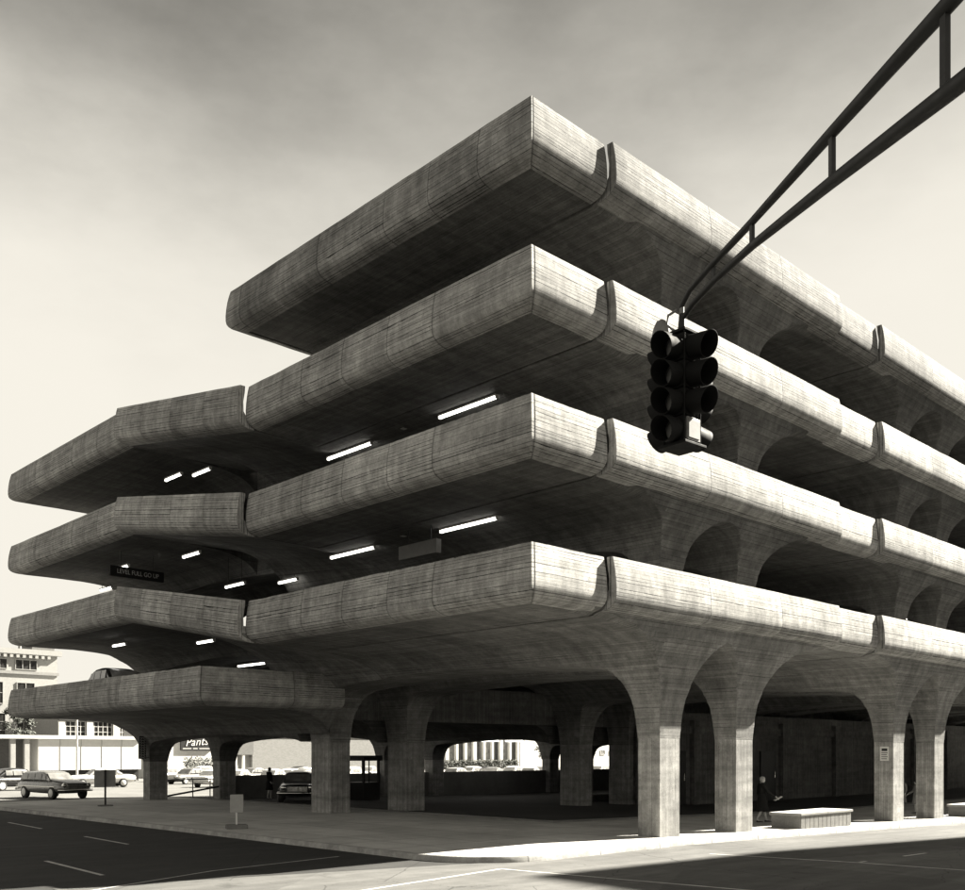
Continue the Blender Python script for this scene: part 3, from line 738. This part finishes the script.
for t, ra, z in ((0, .005, .13), (.05, .06, .11), (.1, .09, .05), (.14, .105, -.02), (.15, .11, -.1), (.14, .1, -.14)): rr.append((ra, z))
seg = 16
for i in range(len(rr) - 1):
    for k in range(seg):
        a0, a1 = 2 * math.pi * k / seg, 2 * math.pi * (k + 1) / seg
        P = lambda r_, a_: (r_[0] * math.cos(a_) * .6, r_[0] * math.sin(a_), r_[1])
        b.face([P(rr[i], a0), P(rr[i], a1), P(rr[i + 1], a1), P(rr[i + 1], a0)])
bell = b.build('bell', M['gold'], ts, smooth=50); bell.location = (-.05, .22, 1.2); bell.rotation_euler = (R(12), R(-10), 0)
visor_me = lens_me = None
def visor_mesh():
    b = MB(); n = 22; r0, r1, ln = .118, .125, .25
    ang = [R(-270 + 360 * i / n) for i in range(n + 1)]             # full tunnel hood, longer on top
    def pt(a, r_, y): return (r_ * math.cos(a), y, r_ * math.sin(a))
    for i in range(n):
        a0, a1 = ang[i], ang[i + 1]
        cut = lambda a: ln * (.84 + .16 * math.sin(a))       # hood is longer on top
        for rr0, fl in ((r0, 0), (r0 - .006, 1)):
            q = [pt(a0, rr0, 0), pt(a1, rr0, 0), pt(a1, rr0 + .006, -cut(a1)), pt(a0, rr0 + .006, -cut(a0))]
            b.face(q if not fl else q[::-1])
        b.face([pt(a0, r0 + .006, -cut(a0)), pt(a1, r0 + .006, -cut(a1)), pt(a1, r0, -cut(a1)), pt(a0, r0, -cut(a0))])
    return b
def lens_mesh():
    b = MB(); n = 24; rs = [(.1, 0), (.085, -.012), (.06, -.022), (.03, -.028), (.002, -.03)]
    for i in range(len(rs) - 1):
        for k in range(n):
            a0, a1 = 2 * math.pi * k / n, 2 * math.pi * (k + 1) / n
            b.face([(rs[i][0] * math.cos(a0), rs[i][1], rs[i][0] * math.sin(a0)), (rs[i][0] * math.cos(a1), rs[i][1], rs[i][0] * math.sin(a1)), (rs[i + 1][0] * math.cos(a1), rs[i + 1][1], rs[i + 1][0] * math.sin(a1)), (rs[i + 1][0] * math.cos(a0), rs[i + 1][1], rs[i + 1][0] * math.sin(a0))])
    return b
vp = lp = None
for f in range(4):
    rz = [0, -90, 90, 180][f]                                        # street side, cross-street side, ...
    rot = Matrix.Rotation(R(rz), 4, 'Z')
    for k in range(4):
        if f == 0 and k == 0: continue
        z = .03 + SECH * (k + .5)
        if vp is None:
            vp = visor_mesh().build('visor', M['black'], ts, smooth=40); lp = lens_mesh().build('lens', M['lens'], ts, smooth=60); a, c = vp, lp
        else:
            a, c = vp.copy(), lp.copy(); COL.objects.link(a); COL.objects.link(c); a.parent = ts; c.parent = ts
        a.matrix_local = rot @ Matrix.Translation((0, -HW - .002, z)) @ Matrix.Rotation(R(7), 4, 'X')
        c.matrix_local = rot @ Matrix.Translation((0, -HW - .004, z))
b = MB(); b.box(-.1, .1, -HW - .03, -HW - .004, .05, .27)
b.box(-.085, .085, -HW - .036, -HW - .031, .07, .25); b.build('blank_plate', M['gold'], ts, bevel=.008)

# ------------------------------------------------------------------ cars
def ring(x, hw, zb, zt, rnd=.3, n=20, p=3.2):
    pts = []
    zc, hz = (zb + zt) / 2, (zt - zb) / 2
    for i in range(n):
        a = 2 * math.pi * i / n; c, s_ = math.cos(a), math.sin(a)
        pts.append((x, math.copysign(abs(c) ** (2 / p), c) * hw, zc + math.copysign(abs(s_) ** (2 / p), s_) * hz))
    return pts
def make_car(paint, wagon=False, dark_hood=False):
    o = empty('parked_car')
    st = [(-2.55, .62, .5, .82), (-2.5, .8, .4, .92), (-2.2, .88, .32, .98), (-1.5, .92, .28, 1.0), (-.5, .93, .26, 1.0), (.6, .93, .26, 1.0), (1.4, .91, .28, .98), (2.1, .87, .32, .93), (2.45, .8, .38, .86), (2.55, .66, .46, .78)]
    body = MB().loft([ring(*q) for q in st]).build('body', paint, o, smooth=45)
    if dark_hood:
        MB().loft([ring(x, .66, zt - .06, zt + .035, n=12) for x, zt in ((.95, 1.0), (1.6, .98), (2.2, .92), (2.5, .84))]).build('hood', M['card'], o, smooth=45)
    xr, xf = (-2.35, .95) if wagon else (-1.55, .95)
    cab = [(xr, .74, .93, 1.0), (xr + (.18 if wagon else .45), .7, .93, 1.36), (xr + (.4 if wagon else .85), .68, .93, 1.47), (-.3, .68, .93, 1.5), (.15, .68, .93, 1.48), (.45, .68, .93, 1.4), (xf, .74, .93, 1.0)]
    MB().loft([ring(*q, p=4.5) for q in cab]).build('cabin', paint, o, smooth=45)
    # windows: panes just proud of the cabin sides, windscreen and rear light
    posts = ([-2.15, -1.45, -1.38, -.65, -.58, .1, .17, .62] if wagon else [-1.1, -.62, -.55, .05, .12, .62])
    for s_ in (-1, 1):
        for a, c in zip(posts[::2], posts[1::2]):
            zt = 1.36 if c < .5 else 1.3
            b = MB(); y0, y1 = s_ * .752, s_ * .69
            b.face([(a, y0, 1.03), (c, y0, 1.03), (min(c, .5) if c > .5 else c, y1, zt), (max(a, xr + .3), y1, zt)][::s_]); b.build('window', M['glassl'], o)
    MB().face([(xf - .02, -.62, 1.04), (xf - .02, .62, 1.04), (.52, .56, 1.38), (.52, -.56, 1.38)]); b = MB()
    b.face([(xf + .01, -.64, 1.03), (xf + .01, .64, 1.03), (.5, .58, 1.385), (.5, -.58, 1.385)]); b.build('windscreen', M['glassl'], o)
    b = MB(); q = xr + (.2 if wagon else .47); b.face([(xr - .01, -.62, 1.05), (xr - .01, .62, 1.05), (q - .03, .56, 1.36), (q - .03, -.56, 1.36)][::-1]); b.build('rear_window', M['glassl'], o)
    for x in (-1.5, 1.55):
        for s_ in (-1, 1):
            wl = MB().tube([(x, s_ * .7, .34), (x, s_ * .76, .34), (x, s_ * .92, .34), (x, s_ * .945, .34)], [.3, .34, .34, .3], 20).build('wheel', M['rubber'], o, smooth=50)
            MB().tube([(x, s_ * .93, .34), (x, s_ * .957, .34)], [.24, .2], 18).build('hub', M['hub'], wl, smooth=50)
    for x, sg_ in ((2.6, 1), (-2.6, -1)):
        b = MB(); b.tube([(x - sg_ * .22, -.93, .5), (x - sg_ * .03, -.8, .5), (x + sg_ * .04, -.3, .5), (x + sg_ * .04, .3, .5), (x - sg_ * .03, .8, .5), (x - sg_ * .22, .93, .5)], .065, 8); b.build('bumper', M['chrome'], o, smooth=50)
    for s_ in (-1, 1):
        MB().tube([(2.42, s_ * .66, .76), (2.56, s_ * .66, .76), (2.585, s_ * .66, .76)], [.12, .12, .08], 14).build('headlight', M['chrome'], o, smooth=50)
        MB().tube([(-2.45, s_ * .7, .78), (-2.57, s_ * .7, .78)], [.08, .06], 10).build('tail_light', M['glass'], o, smooth=50)
    b = MB()
    for i in range(5): b.box(2.5, 2.585, -.48, .48, .55 + i * .055, .575 + i * .055)
    b.build('grille', M['chrome'], o)
    MB().box(-2.4, 1.9, -.938, -.925, .66, .69).build('side_trim', M['chrome'], o); MB().box(-2.4, 1.9, .925, .938, .66, .69).build('side_trim', M['chrome'], o)
    return o
cars = [
 ('wagon', (4.5, 39.9), -84, 'grey station wagon with dark hood, seen from its front corner, at the far left'),
 ('white', (16.0, 61.0), 172, 'white car standing side-on behind the square sign board at the far left'),
 ('dark', (12.1, 27.6), -125, 'dark chrome-fronted car parked under the deck left of the flaring column'),
 ('dark', (1.9, 26.4), 87, 'dark car whose roof shows above the lowest left parapet'),
 ('white', (30.5, 78.5), 20, 'white parked car behind the railing, the left one under the lettered billboard'),
 ('grey', (28.1, 69.7), 200, 'grey parked car behind the railing, nearer than the two white ones'),
 ('white', (38.0, 85.2), 12, 'white parked car behind the railing, the right one under the lettered billboard'),
 ('white', (28.3, 61.2), 40, 'large white parked car over the low wall, just right of the second far left column'),
 ('grey', (35.7, 70.8), 20, 'grey parked car behind two white ones before the brick wall'),
 ('white', (31.4, 61.0), 215, 'white parked car second from left above the low wall before the brick wall'),
 ('white', (34.9, 63.2), 30, 'white parked car directly above the dark chrome-fronted car'),
 ('pale', (40.5, 68.9), 10, 'pale grey parked car beside the left edge of the flaring column'),
 ('white', (43.7, 65.8), 25, 'white parked car seen through the windows of the ticket booth'),
 ('pale', (51.1, 72.6), 40, 'pale grey parked car right of the ticket booth'),
 ('white', (53.1, 63.7), 35, 'white parked car at the left end of the row before the tall white mullions'),
 ('pale', (49.8, 57.2), 200, 'pale grey parked car second from left before the tall white mullions'),
 ('white', (58.1, 63.1), 15, 'white parked car in the middle of the row before the tall white mullions'),
 ('grey', (54.0, 55.9), 30, 'mid grey parked car right of centre before the tall white mullions'),
 ('white', (62.6, 61.5), 25, 'white parked car fifth from left before the tall white mullions'),
 ('white', (58.1, 54.8), 210, 'white parked car at the right end of the row before the tall white mullions'),
 ('pale', (65.7, 58.5), 20, 'pale parked car framed by the small arch right of the mullions'),
 ('dark', (7.2, 53.8), 15, 'dark car at the very left edge beyond the grey station wagon'),
 ('dark', (44.9, 76.5), 15, 'dark parked car behind the railing, farthest right under the lettered billboard'),
 ('white', (24.6, 58.5), 30, 'white parked car partly hidden by the second far left column'),
 ('grey', (33.2, 58.6), 25, 'grey parked car just above the low wall left of the dark-clad person'),
 ('white', (38.4, 62.0), 200, 'white parked car above the low wall right of the dark chrome-fronted car'),
 ('white', (47.3, 70.4), 30, 'white parked car at the right in the windows of the ticket booth'),
 ('dark', (56.6, 59.2), 30, 'dark parked car in the middle of the row before the tall white mullions'),
 ('grey', (61.8, 56.6), 28, 'grey parked car at the right before the tall white mullions'),
 ('white', (77.1, 61.4), 30, 'white parked car in the square gap left of the nearest street column'),
]
protos = dict(wagon=make_car(M['carg'], True, True), white=make_car(M['carw']), dark=make_car(M['card']), grey=make_car(M['carg']), pale=make_car(M['carm']))
cused = set()
for kd, (x, y), rz, lab in cars:
    o = protos[kd] if kd not in cused else copy_tree(protos[kd]); cused.add(kd)
    zz = 4.115 if (x, y) == (1.9, 26.4) else gz(x) - (KH if y > 35 else 0) + .004
    if zz > 4: o.scale = (1.08, 1.02, 1.12)
    o.location = (x, y, zz); o.rotation_euler = (0, 0, R(rz)); tag(o, lab, 'car', 'cars parked around the garage')

# ------------------------------------------------------------------ ticket booth
tb = empty('ticket_booth', (16.2, 27.6, gz(16)), R(12), 'small dark ticket booth with window openings, inside right of the flaring column', 'booth')
MB().box(-.65, .65, -.6, .6, 0, .95).build('lower_panel', M['dark'], tb)
for sx in (-.6, .6):
    for sy in (-.55, .55): MB().box(sx - .05, sx + .05, sy - .05, sy + .05, .95, 2.1).build('corner_post', M['dark'], tb)
MB().box(-.22, -.16, -.58, -.54, .95, 2.1).build('mullion', M['dark'], tb)
MB().box(-.75, .75, -.7, .7, 2.1, 2.38).build('roof', M['dark'], tb)

# ------------------------------------------------------------------ buildings beyond
def building(name, loc, label, cat='building'): return empty(name, loc, 0, label, cat)
def windows(parent, xs, z0, z1, y, frame, glass, mull=1, bars=0, dep=.14):
    for x0, x1 in xs:
        f = MB()
        t = .09
        f.box(x0, x1, y - dep, y - .002, z0, z0 + t); f.box(x0, x1, y - dep, y - .002, z1 - t, z1)
        f.box(x0, x0 + t, y - dep + .01, y - .003, z0 + t, z1 - t); f.box(x1 - t, x1, y - dep + .01, y - .003, z0 + t, z1 - t)
        for i in range(1, mull + 1):
            x = x0 + (x1 - x0) * i / (mull + 1); f.box(x - .04, x + .04, y - dep + .02, y - .004, z0 + t, z1 - t)
        for i in range(1, bars + 1):
            z = z0 + (z1 - z0) * i / (bars + 1); f.box(x0 + t, x1 - t, y - dep + .03, y - .005, z - .035, z + .035)
        w_ = f.build('window', frame, parent)
        MB().box(x0 + t, x1 - t, y - .06, y - .006, z0 + t, z1 - t).build('pane', glass, w_)
# pale corniced block
B = building('corniced_building', (0, 125, -.8), 'tall pale building with a bracketed cornice and dark attic windows at the left edge')
MB().box(6, 37.0, 0, 14, 0, 16.9).build('wall', M['cream'], B)
MB().box(5.6, 37.5, -.55, .0, 16.4, 17.1).build('cornice', M['cream'], B)
pts = [(37.2, 16.39), (6.0, 16.39)]                                  # comb-shaped dentil course, one piece
for i in range(37): pts += [(6.02 + i * .82, 15.9), (6.42 + i * .82, 15.9), (6.42 + i * .82, 16.3), (6.84 + i * .82, 16.3)]
b = MB(); fr_ = [(x, -.5, z) for x, z in pts]; bk_ = [(x, -.003, z) for x, z in pts]
b.face(fr_); b.face(bk_[::-1])
for i in range(len(pts)): k2 = (i + 1) % len(pts); b.face([fr_[i], bk_[i], bk_[k2], fr_[k2]])
b.build('dentil_course', M['cream'], B)
MB().box(6, 37.2, -.2, -.002, 13.7, 14.1).build('string_course', M['mid'], B)
MB().box(34.0, 37.0, 1, 5, 16.9, 19.3).build('roof_block', M['brickd'], B)
windows(B, [(8 + i * 3.9, 10.9 + i * 3.9) for i in range(7)], 14.3, 15.7, 0, M['cream'], M['glass'], 2, 0)
windows(B, [(7 + i * 4.1, 9.4 + i * 4.1) for i in range(7)], 9.6, 12.6, 0, M['cream'], M['glass'], 1, 1)
windows(B, [(7 + i * 4.1, 9.7 + i * 4.1) for i in range(7)], 4.9, 8.4, 0, M['cream'], M['glass'], 2, 2)
windows(B, [(7 + i * 4.1, 9.7 + i * 4.1) for i in range(7)], .8, 3.9, 0, M['mid'], M['glass'], 1, 1)
MB().tube([(32.2, .5, 17.0), (32.2, .5, 18.9)], .22, 8).build('chimney_pot', M['mid'], B)
# low shop row with pale piers
B = building('shop_row', (0, 115, -.8), 'low shop building with pale piers, dark multi-pane windows and a grey sign band')
MB().box(33.3, 62, 0, 12, 0, 8.9).build('wall', M['mid'], B)
for x in (33.3, 36.95, 40.5, 43.0, 46.6, 50.2, 53.8, 57.4): MB().box(x, x + .8, -.3, -.002, 0, 7.2).build('pier', M['white'], B)
windows(B, [(34.2, 36.85), (37.9, 40.4), (41.4, 42.9), (43.9, 46.5), (47.5, 50.1), (51.1, 53.7)], 5.1, 7.2, 0, M['white'], M['glass'], 3, 2)
MB().box(33.3, 62, -.35, -.003, 4.5, 5.0).build('sill_band', M['white'], B)
band = MB().box(33.3, 62, -.4, -.004, 7.3, 8.3).build('sign_band', M['sgrey'], B)
text('FINN', 'lettering', .75, band, (41.0, -.42, 7.75), (R(90), 0, 0), M['white'], .03, spacing=1.3)
# white-panelled garage building
B = building('white_garage', (0, 85, -.7), 'long white panelled building with a dark open end behind the station wagon')
MB().box(20.0, 30.5, 0, 6, 1.2, 4.3).build('wall', M['white'], B)
for i in range(1, 5): MB().box(20 + i * 2.1 - .02, 20 + i * 2.1 + .02, -.03, -.002, 1.2, 4.3).build('panel_seam', M['mid'], B)
MB().box(20.0, 30.4, .4, 5.8, 0, 1.2).build('plinth', M['dark'], B)
MB().box(16.4, 20.0, 3.0, 6, 0, 4.3).build('open_bay', M['brickd'], B)
for x in (17.4, 18.7): MB().box(x, x + .45, -.1, .35, 0, 4.3).build('post', M['cream'], B)
MB().box(16.2, 30.7, -.3, 6.2, 4.3, 4.65).build('roof', M['white'], B)
# billboard shop
B = building('billboard_shop', (0, 93, -.7), 'white shop building carrying a dark billboard with white script over a hedge')
MB().box(36.2, 43.3, 0, 9, 0, 7.5).build('wall', M['white'], B)
bb = MB().box(39.0, 43.0, -.25, -.003, 3.2, 4.85).build('billboard', M['dark'], B)
text('Pants', 'lettering', 1.3, bb, (40.95, -.27, 4.2), (R(90), R(-4), 0), M['white'], .03, shear=.35, spacing=1.05)
for i, (x0, x1) in enumerate(((39.2, 40.3), (40.5, 41.1), (41.3, 42.7))): MB().box(x0, x1, -.27, -.252, 3.35, 3.52).build('small_lettering', M['cream'], bb)
# grid brick wall
B = building('brick_warehouse', (0, 95, -.7), 'plain warehouse of painted brick behind the parked cars, left of the flaring column')
MB().box(49.8, 70.5, 0, 14, 0, 9.5).build('wall', M['brickw'], B)
MB().box(46.9, 49.79, -.3, 14, 2.7, 9.5).build('side_wall', M['brickd'], B)
MB().box(46.9, 49.79, .5, 14, 0, 2.69).build('recess', M['mid'], B)
for x in (47.2, 48.3): MB().box(x, x + .3, -.25, .1, 0, 2.69).build('post', M['white'], B)
MB().box(49.8, 70.5, -.12, -.003, 5.0, 5.5).build('band', M['mid'], B)
# modern block with tall white mullions
B = building('mullion_building', (0, 118, -.7), 'modern building with tall white mullions and grey glass seen through the ground floor')
MB().box(96, 127, .4, 14, 0, 9).build('wall', M['mid'], B)
x = 96.0; i = 0
while x < 122:
    MB().box(x, x + (.5 if i % 3 else .8), -.2, .39, 0, 9).build('mullion', M['white'], B)
    MB().box(x + .85, x + 2.0, .3, .395, 1.2, 9).build('window', M['glassl'] if i % 2 else M['glass'], B)
    x += 2.15 if i % 3 else 2.6; i += 1
MB().box(96, 102, -.1, .3, 3.0, 3.4).build('transom', M['white'], B)
MB().box(122.2, 127, -.2, .39, 0, 9).build('end_panel', M['white'], B)
B = building('white_block', (0, 125, -.7), 'far white building with small openings seen in the square gap left of the street columns')
MB().box(134, 172, 0, 14, 0, 8.5).build('wall', M['white'], B)
windows(B, [(136 + i * 3.2, 137.6 + i * 3.2) for i in range(11)], 2.6, 3.6, 0, M['white'], M['glassl'], 1, 0)
# tall block across the cross street, up-sun: its shadow lies over the crossing
B = building('office_block', (49, -17, -.7), 'tall masonry office block across the street, right of the view')
B.rotation_euler = (0, 0, R(-5))
MB().box(0, 70, -26, 0, 0, 38.5).build('wall', M['brickw'], B)
MB().box(-.35, 70.3, -26.3, .35, 38.5, 39.2).build('cornice', M['cream'], B)
for k in range(9):
    for i in range(16): MB().box(1.8 + i * 4.2, 3.6 + i * 4.2, .003, .06, 2.2 + k * 3.9, 4.4 + k * 3.9).build('window', M['glass'], B)
# lamp post and small far poles
lp_ = empty('lamp_post', (21.78, 80, -.7), 0, 'thin white post rising before the long white building', 'lamp post')
MB().tube([(0, 0, 0), (0, 0, 6.7)], [.11, .08], 10).build('pole', M['steelw'], lp_, smooth=50)
MB().tube([(0, 0, 6.7), (0, 0, 6.95)], [.16, .05], 10).build('cap', M['steelw'], lp_, smooth=50)

# ------------------------------------------------------------------ greenery
def tree(loc, h, rad, n, label, seed, leaf=.22, leafm=None):
    rnd = random.Random(seed); o = empty('street_tree', loc, 0, label, 'tree')
    b = MB(); b.tube([(0, 0, 0), (.05, .03, h * .3), (0, .08, h * .55), (.1, 0, h * .85)], [.13, .1, .07, .02], 8)
    for i in range(9):
        a = rnd.uniform(0, 6.28); z = h * rnd.uniform(.32, .7); r_ = rad * rnd.uniform(.5, .95)
        b.tube([(0, 0, z), (math.cos(a) * r_ * .5, math.sin(a) * r_ * .5, z + r_ * .35), (math.cos(a) * r_, math.sin(a) * r_, z + r_ * .6)], [.045, .028, .01], 5)
    b.build('trunk', M['bark'], o, smooth=60)
    cl = [(Vector((rnd.gauss(0, .45) * rad, rnd.gauss(0, .45) * rad, h * rnd.uniform(.42, .98))), rad * rnd.uniform(.2, .42)) for _ in range(22)]
    b = MB()
    for i in range(n):
        c, r_ = rnd.choice(cl); p = c + Vector((rnd.gauss(0, 1), rnd.gauss(0, 1), rnd.gauss(0, .8))) * r_ * .55
        d = Vector((rnd.gauss(0, 1), rnd.gauss(0, 1), rnd.gauss(0, 1))).normalized(); e = d.orthogonal().normalized(); s_ = leaf * rnd.uniform(.5, 1.1)
        b.face([p - d * s_, p + e * s_ * .5, p + d * s_, p - e * s_ * .5])
    b.build('crown', leafm or M['leaf'], o, merge=False)
    return o
tree((108.0, 98.0, -.7), 5.6, 1.9, 2200, 'small leafy tree at the right end of the mullioned building', 3, leafm=M['leaf'])
tree((27.0, 112.0, -.8), 9.4, 1.7, 2400, 'slim tree before the tall pale corniced building', 5)
def hedge(loc, lx, ly, h, label, seed):
    rnd = random.Random(seed); o = empty('hedge', loc, 0, label, 'hedge'); b = MB()
    for i in range(int(lx * 300)):
        p = Vector((rnd.uniform(0, lx), rnd.uniform(0, ly), rnd.uniform(.05, 1) * h * rnd.uniform(.85, 1.08)))
        d = Vector((rnd.gauss(0, 1), rnd.gauss(0, 1), rnd.gauss(0, 1))).normalized(); e = d.orthogonal().normalized(); s_ = .16
        b.face([p - d * s_, p + e * s_ * .5, p + d * s_, p - e * s_ * .5])
    b.build('foliage', M['leaf'], o, merge=False)
    b = MB()
    for i in range(int(lx / .6)): b.tube([(.3 + i * .6, ly / 2, 0), (.3 + i * .6, ly / 2, h * .7)], .025, 5)
    b.build('stems', M['bark'], o)
hedge((38.9, 91.2, -.72), 4.4, .9, 2.4, 'dark clipped hedge under the script billboard', 8)
hedge((98, 116.0, -.72), 22, .8, 1.7, 'low dark hedge along the foot of the mullioned building', 9)

# ------------------------------------------------------------------ people
def skin_mesh(name, verts, edges, radii, mat, parent, sub=2):
    me = bpy.data.meshes.new(name); me.from_pydata(verts, edges, [])
    o = bpy.data.objects.new(name, me); COL.objects.link(o)
    md = o.modifiers.new('s', 'SKIN'); md.use_smooth_shade = True
    for v, r_ in zip(me.skin_vertices[0].data, radii):
        v.radius = (r_ if isinstance(r_, tuple) else (r_, r_))
    me.skin_vertices[0].data[0].use_root = True
    sb = o.modifiers.new('b', 'SUBSURF'); sb.levels = sub; sb.render_levels = sub
    bpy.context.view_layer.update()
    dg = bpy.context.evaluated_depsgraph_get(); m2_ = bpy.data.meshes.new_from_object(o.evaluated_get(dg))
    o.modifiers.clear(); o.data = m2_; o.data.name = name; o.data.materials.clear(); o.data.materials.append(mat); m2_.shade_smooth()
    o.parent = parent
    return o
def person(loc, rz, H, label, coat, hair, stride=.12, arm_fwd=.3, coat_len=.62, holds=False, legs=None, bend=0.0, grp=None):
    """standing or walking figure, local +x is the way it faces; all lengths as shares of its height"""
    o = empty('person', loc, rz, label, 'person', grp)
    s_ = H
    V, E_, Rr = [], [], []
    def add(p, r_, par=None):
        V.append((p[0] * s_, p[1] * s_, p[2] * s_)); Rr.append((r_[0] * s_, r_[1] * s_) if isinstance(r_, tuple) else r_ * s_)
        if par is not None: E_.append((par, len(V) - 1))
        return len(V) - 1
    f = bend
    pel = add((0, 0, .52), (.075, .06))
    wai = add((.005 + f * .05, 0, .61), (.062, .05), pel); che = add((f * .12, 0, .72), (.078, .056), wai); nb = add((f * .18, 0, .81), (.05, .04), che)
    nk = add((.01 + f * .2, 0, .85), .03, nb); hd = add((.02 + f * .25, 0, .895), (.043, .048), nk); tp = add((.02 + f * .25, 0, .928), (.04, .044), hd)
    hands = []
    for sy, sw in ((1, 1), (-1, -1)):
        hip = add((0, sy * .05, .48), .055, pel); kx = stride * .35 * sw
        kn = add((kx + .02, sy * .05, .275), .034, hip); an = add((stride * sw - (.02 if sw < 0 else 0), sy * .045, .045 + (.02 if sw < 0 else 0)), .019, kn)
        add((stride * sw + .035, sy * .047, .018), .02, an); add((stride * sw + .085, sy * .05, .012), .014, len(V) - 1)
        sh = add((f * .16, sy * .105, .795), .034, nb); a_ = arm_fwd if sy < 0 else -arm_fwd * .4
        el = add((.01 + a_ * .35 + f * .1, sy * .135, .635), .024, sh); wr = add((.06 + a_ * .95 + f * .1, sy * .13, .53 + abs(a_) * .12), .016, el)
        pm = add((.075 + a_ * 1.05 + f * .1, sy * .128, .505 + abs(a_) * .13), (.02, .013), wr); hands.append(V[pm])
        for q in range(4): # unequal curled fingers and a side thumb
            t1 = add((.085 + a_ * 1.1 + f * .1 + .004 * q, sy * (.128 - .018 + .012 * q), .48 + abs(a_) * .135), .0058, pm)
            add((.082 + a_ * 1.1 + f * .1 + .004 * q, sy * (.126 - .018 + .012 * q), .455 + abs(a_) * .135 + .004 * abs(q - 1.5)), .0048, t1)
        add((.1 + a_ * 1.06 + f * .1, sy * .112, .495 + abs(a_) * .13), .0065, pm)
    skin_mesh('body', V, E_, Rr, M['skin'], o)
    # coat: sleeves and torso follow the body, skirt hangs below the knee
    V2, E2, R2 = [], [], []
    idx = {}
    for i, p in ((0, pel), (1, wai), (2, che), (3, nb)): idx[p] = len(V2); V2.append(V[p]); R2.append(tuple(r_ + .013 * s_ for r_ in (Rr[p] if isinstance(Rr[p], tuple) else (Rr[p],) * 2)))
    E2 += [(0, 1), (1, 2), (2, 3)]
    for sh in [i for i, p in enumerate(V) if abs(abs(p[1]) - .105 * s_) < 1e-6]:
        k = len(V2); V2 += [V[sh], V[sh + 1], V[sh + 2]]; R2 += [(.046 * s_,) * 2, (.036 * s_,) * 2, (.028 * s_,) * 2]; E2 += [(3, k), (k, k + 1), (k + 1, k + 2)]
    skin_mesh('coat', V2, E2, R2, coat, o)
    b = MB(); rings = []
    for z, rx, ry in ((.60, .066, .088), (.54, .078, .1), (.46, .088, .112), (.36, .1, .118), (1 - coat_len - .1, .112 + stride * .25, .122), (1 - coat_len - .1 - .01, .1, .112)):
        rings.append([((.004 + rx * math.cos(a)) * s_, ry * math.sin(a) * s_, z * s_ + .004 * s_ * math.sin(5 * a)) for a in [2 * math.pi * k / 24 for k in range(24)]])
    b.loft(rings[::-1]); b.build('coat_skirt', coat, o, smooth=60)
    # hair
    b = MB(); hx, hz = V[hd][0], V[hd][2]; rings = []
    for z, r_ in ((-.03, .034), (-.01, .047), (.02, .054), (.045, .054), (.065, .045), (.08, .026), (.086, .004)):
        rings.append([(hx - .012 * s_ + r_ * s_ * math.cos(a) * .98, r_ * s_ * math.sin(a) * .95, hz + z * s_ + (.018 * s_ * math.cos(a) if z < .03 else 0)) for a in [2 * math.pi * k / 18 for k in range(18)]])
    b.loft(rings); b.build('hair', hair, o, smooth=60)
    # shoes
    for sy, sw in ((1, 1), (-1, -1)):
        x0 = stride * sw; b = MB()
        b.loft([[((x0 + x) * s_, (sy * .047 + hw * math.cos(a)) * s_, (.002 + max(0, hh * .5 + hh * .5 * math.sin(a))) * s_) for a in [2 * math.pi * k / 12 for k in range(12)]] for x, hw, hh in ((-.03, .012, .03), (-.02, .021, .042), (.02, .022, .038), (.06, .026, .028), (.095, .022, .02), (.11, .008, .01))]); b.build('shoe', M['shoe'], o, smooth=60)
    if holds:
        h = hands[1]; p = empty('paper', tuple(Vector(loc) + Matrix.Rotation(rz, 3, 'Z') @ Vector((h[0] + .06, h[1], h[2] - .02))), rz, 'pale folded paper held by the walking woman in the dark coat', 'paper')
        MB().obox((.06, 0, .03), (.88, 0, .47), (0, 1, 0), (-.47, 0, .88), .15, .1, .008).build('sheet', M['paper'], p)
    return o
person((16.07, 3.64, gz(16)), R(-38), 1.63, 'woman in a long dark coat walking beside the bench with a paper in hand', M['coat'], M['hairg'], stride=.1, arm_fwd=.16, coat_len=.66, holds=True).scale = (1.18, 1.18, 1.04)
person((30.6, 4.75, gz(30)), R(160), 1.62, 'person in a mid grey coat between the far pair of columns, the left of two', M['cloth'], M['hairg'], stride=.03, arm_fwd=.1)
person((29.75, 3.75, gz(30)), R(120), 1.58, 'person in a lighter grey coat between the far pair of columns, the right of two', M['cloth2'], M['haird'], stride=.03, arm_fwd=.15)
person((12.0, 30.2, gz(12)), R(-60), 1.72, 'dark-clad person standing under the deck beside the chrome-fronted car', M['coat'], M['haird'], stride=.02, arm_fwd=.05, coat_len=.6)
person((23.2, 12.6, gz(23)), R(200), 1.6, 'dim figure in a pale grey coat standing inside between the two nearest street columns', M['cloth2'], M['hairg'], stride=.05, arm_fwd=.2)
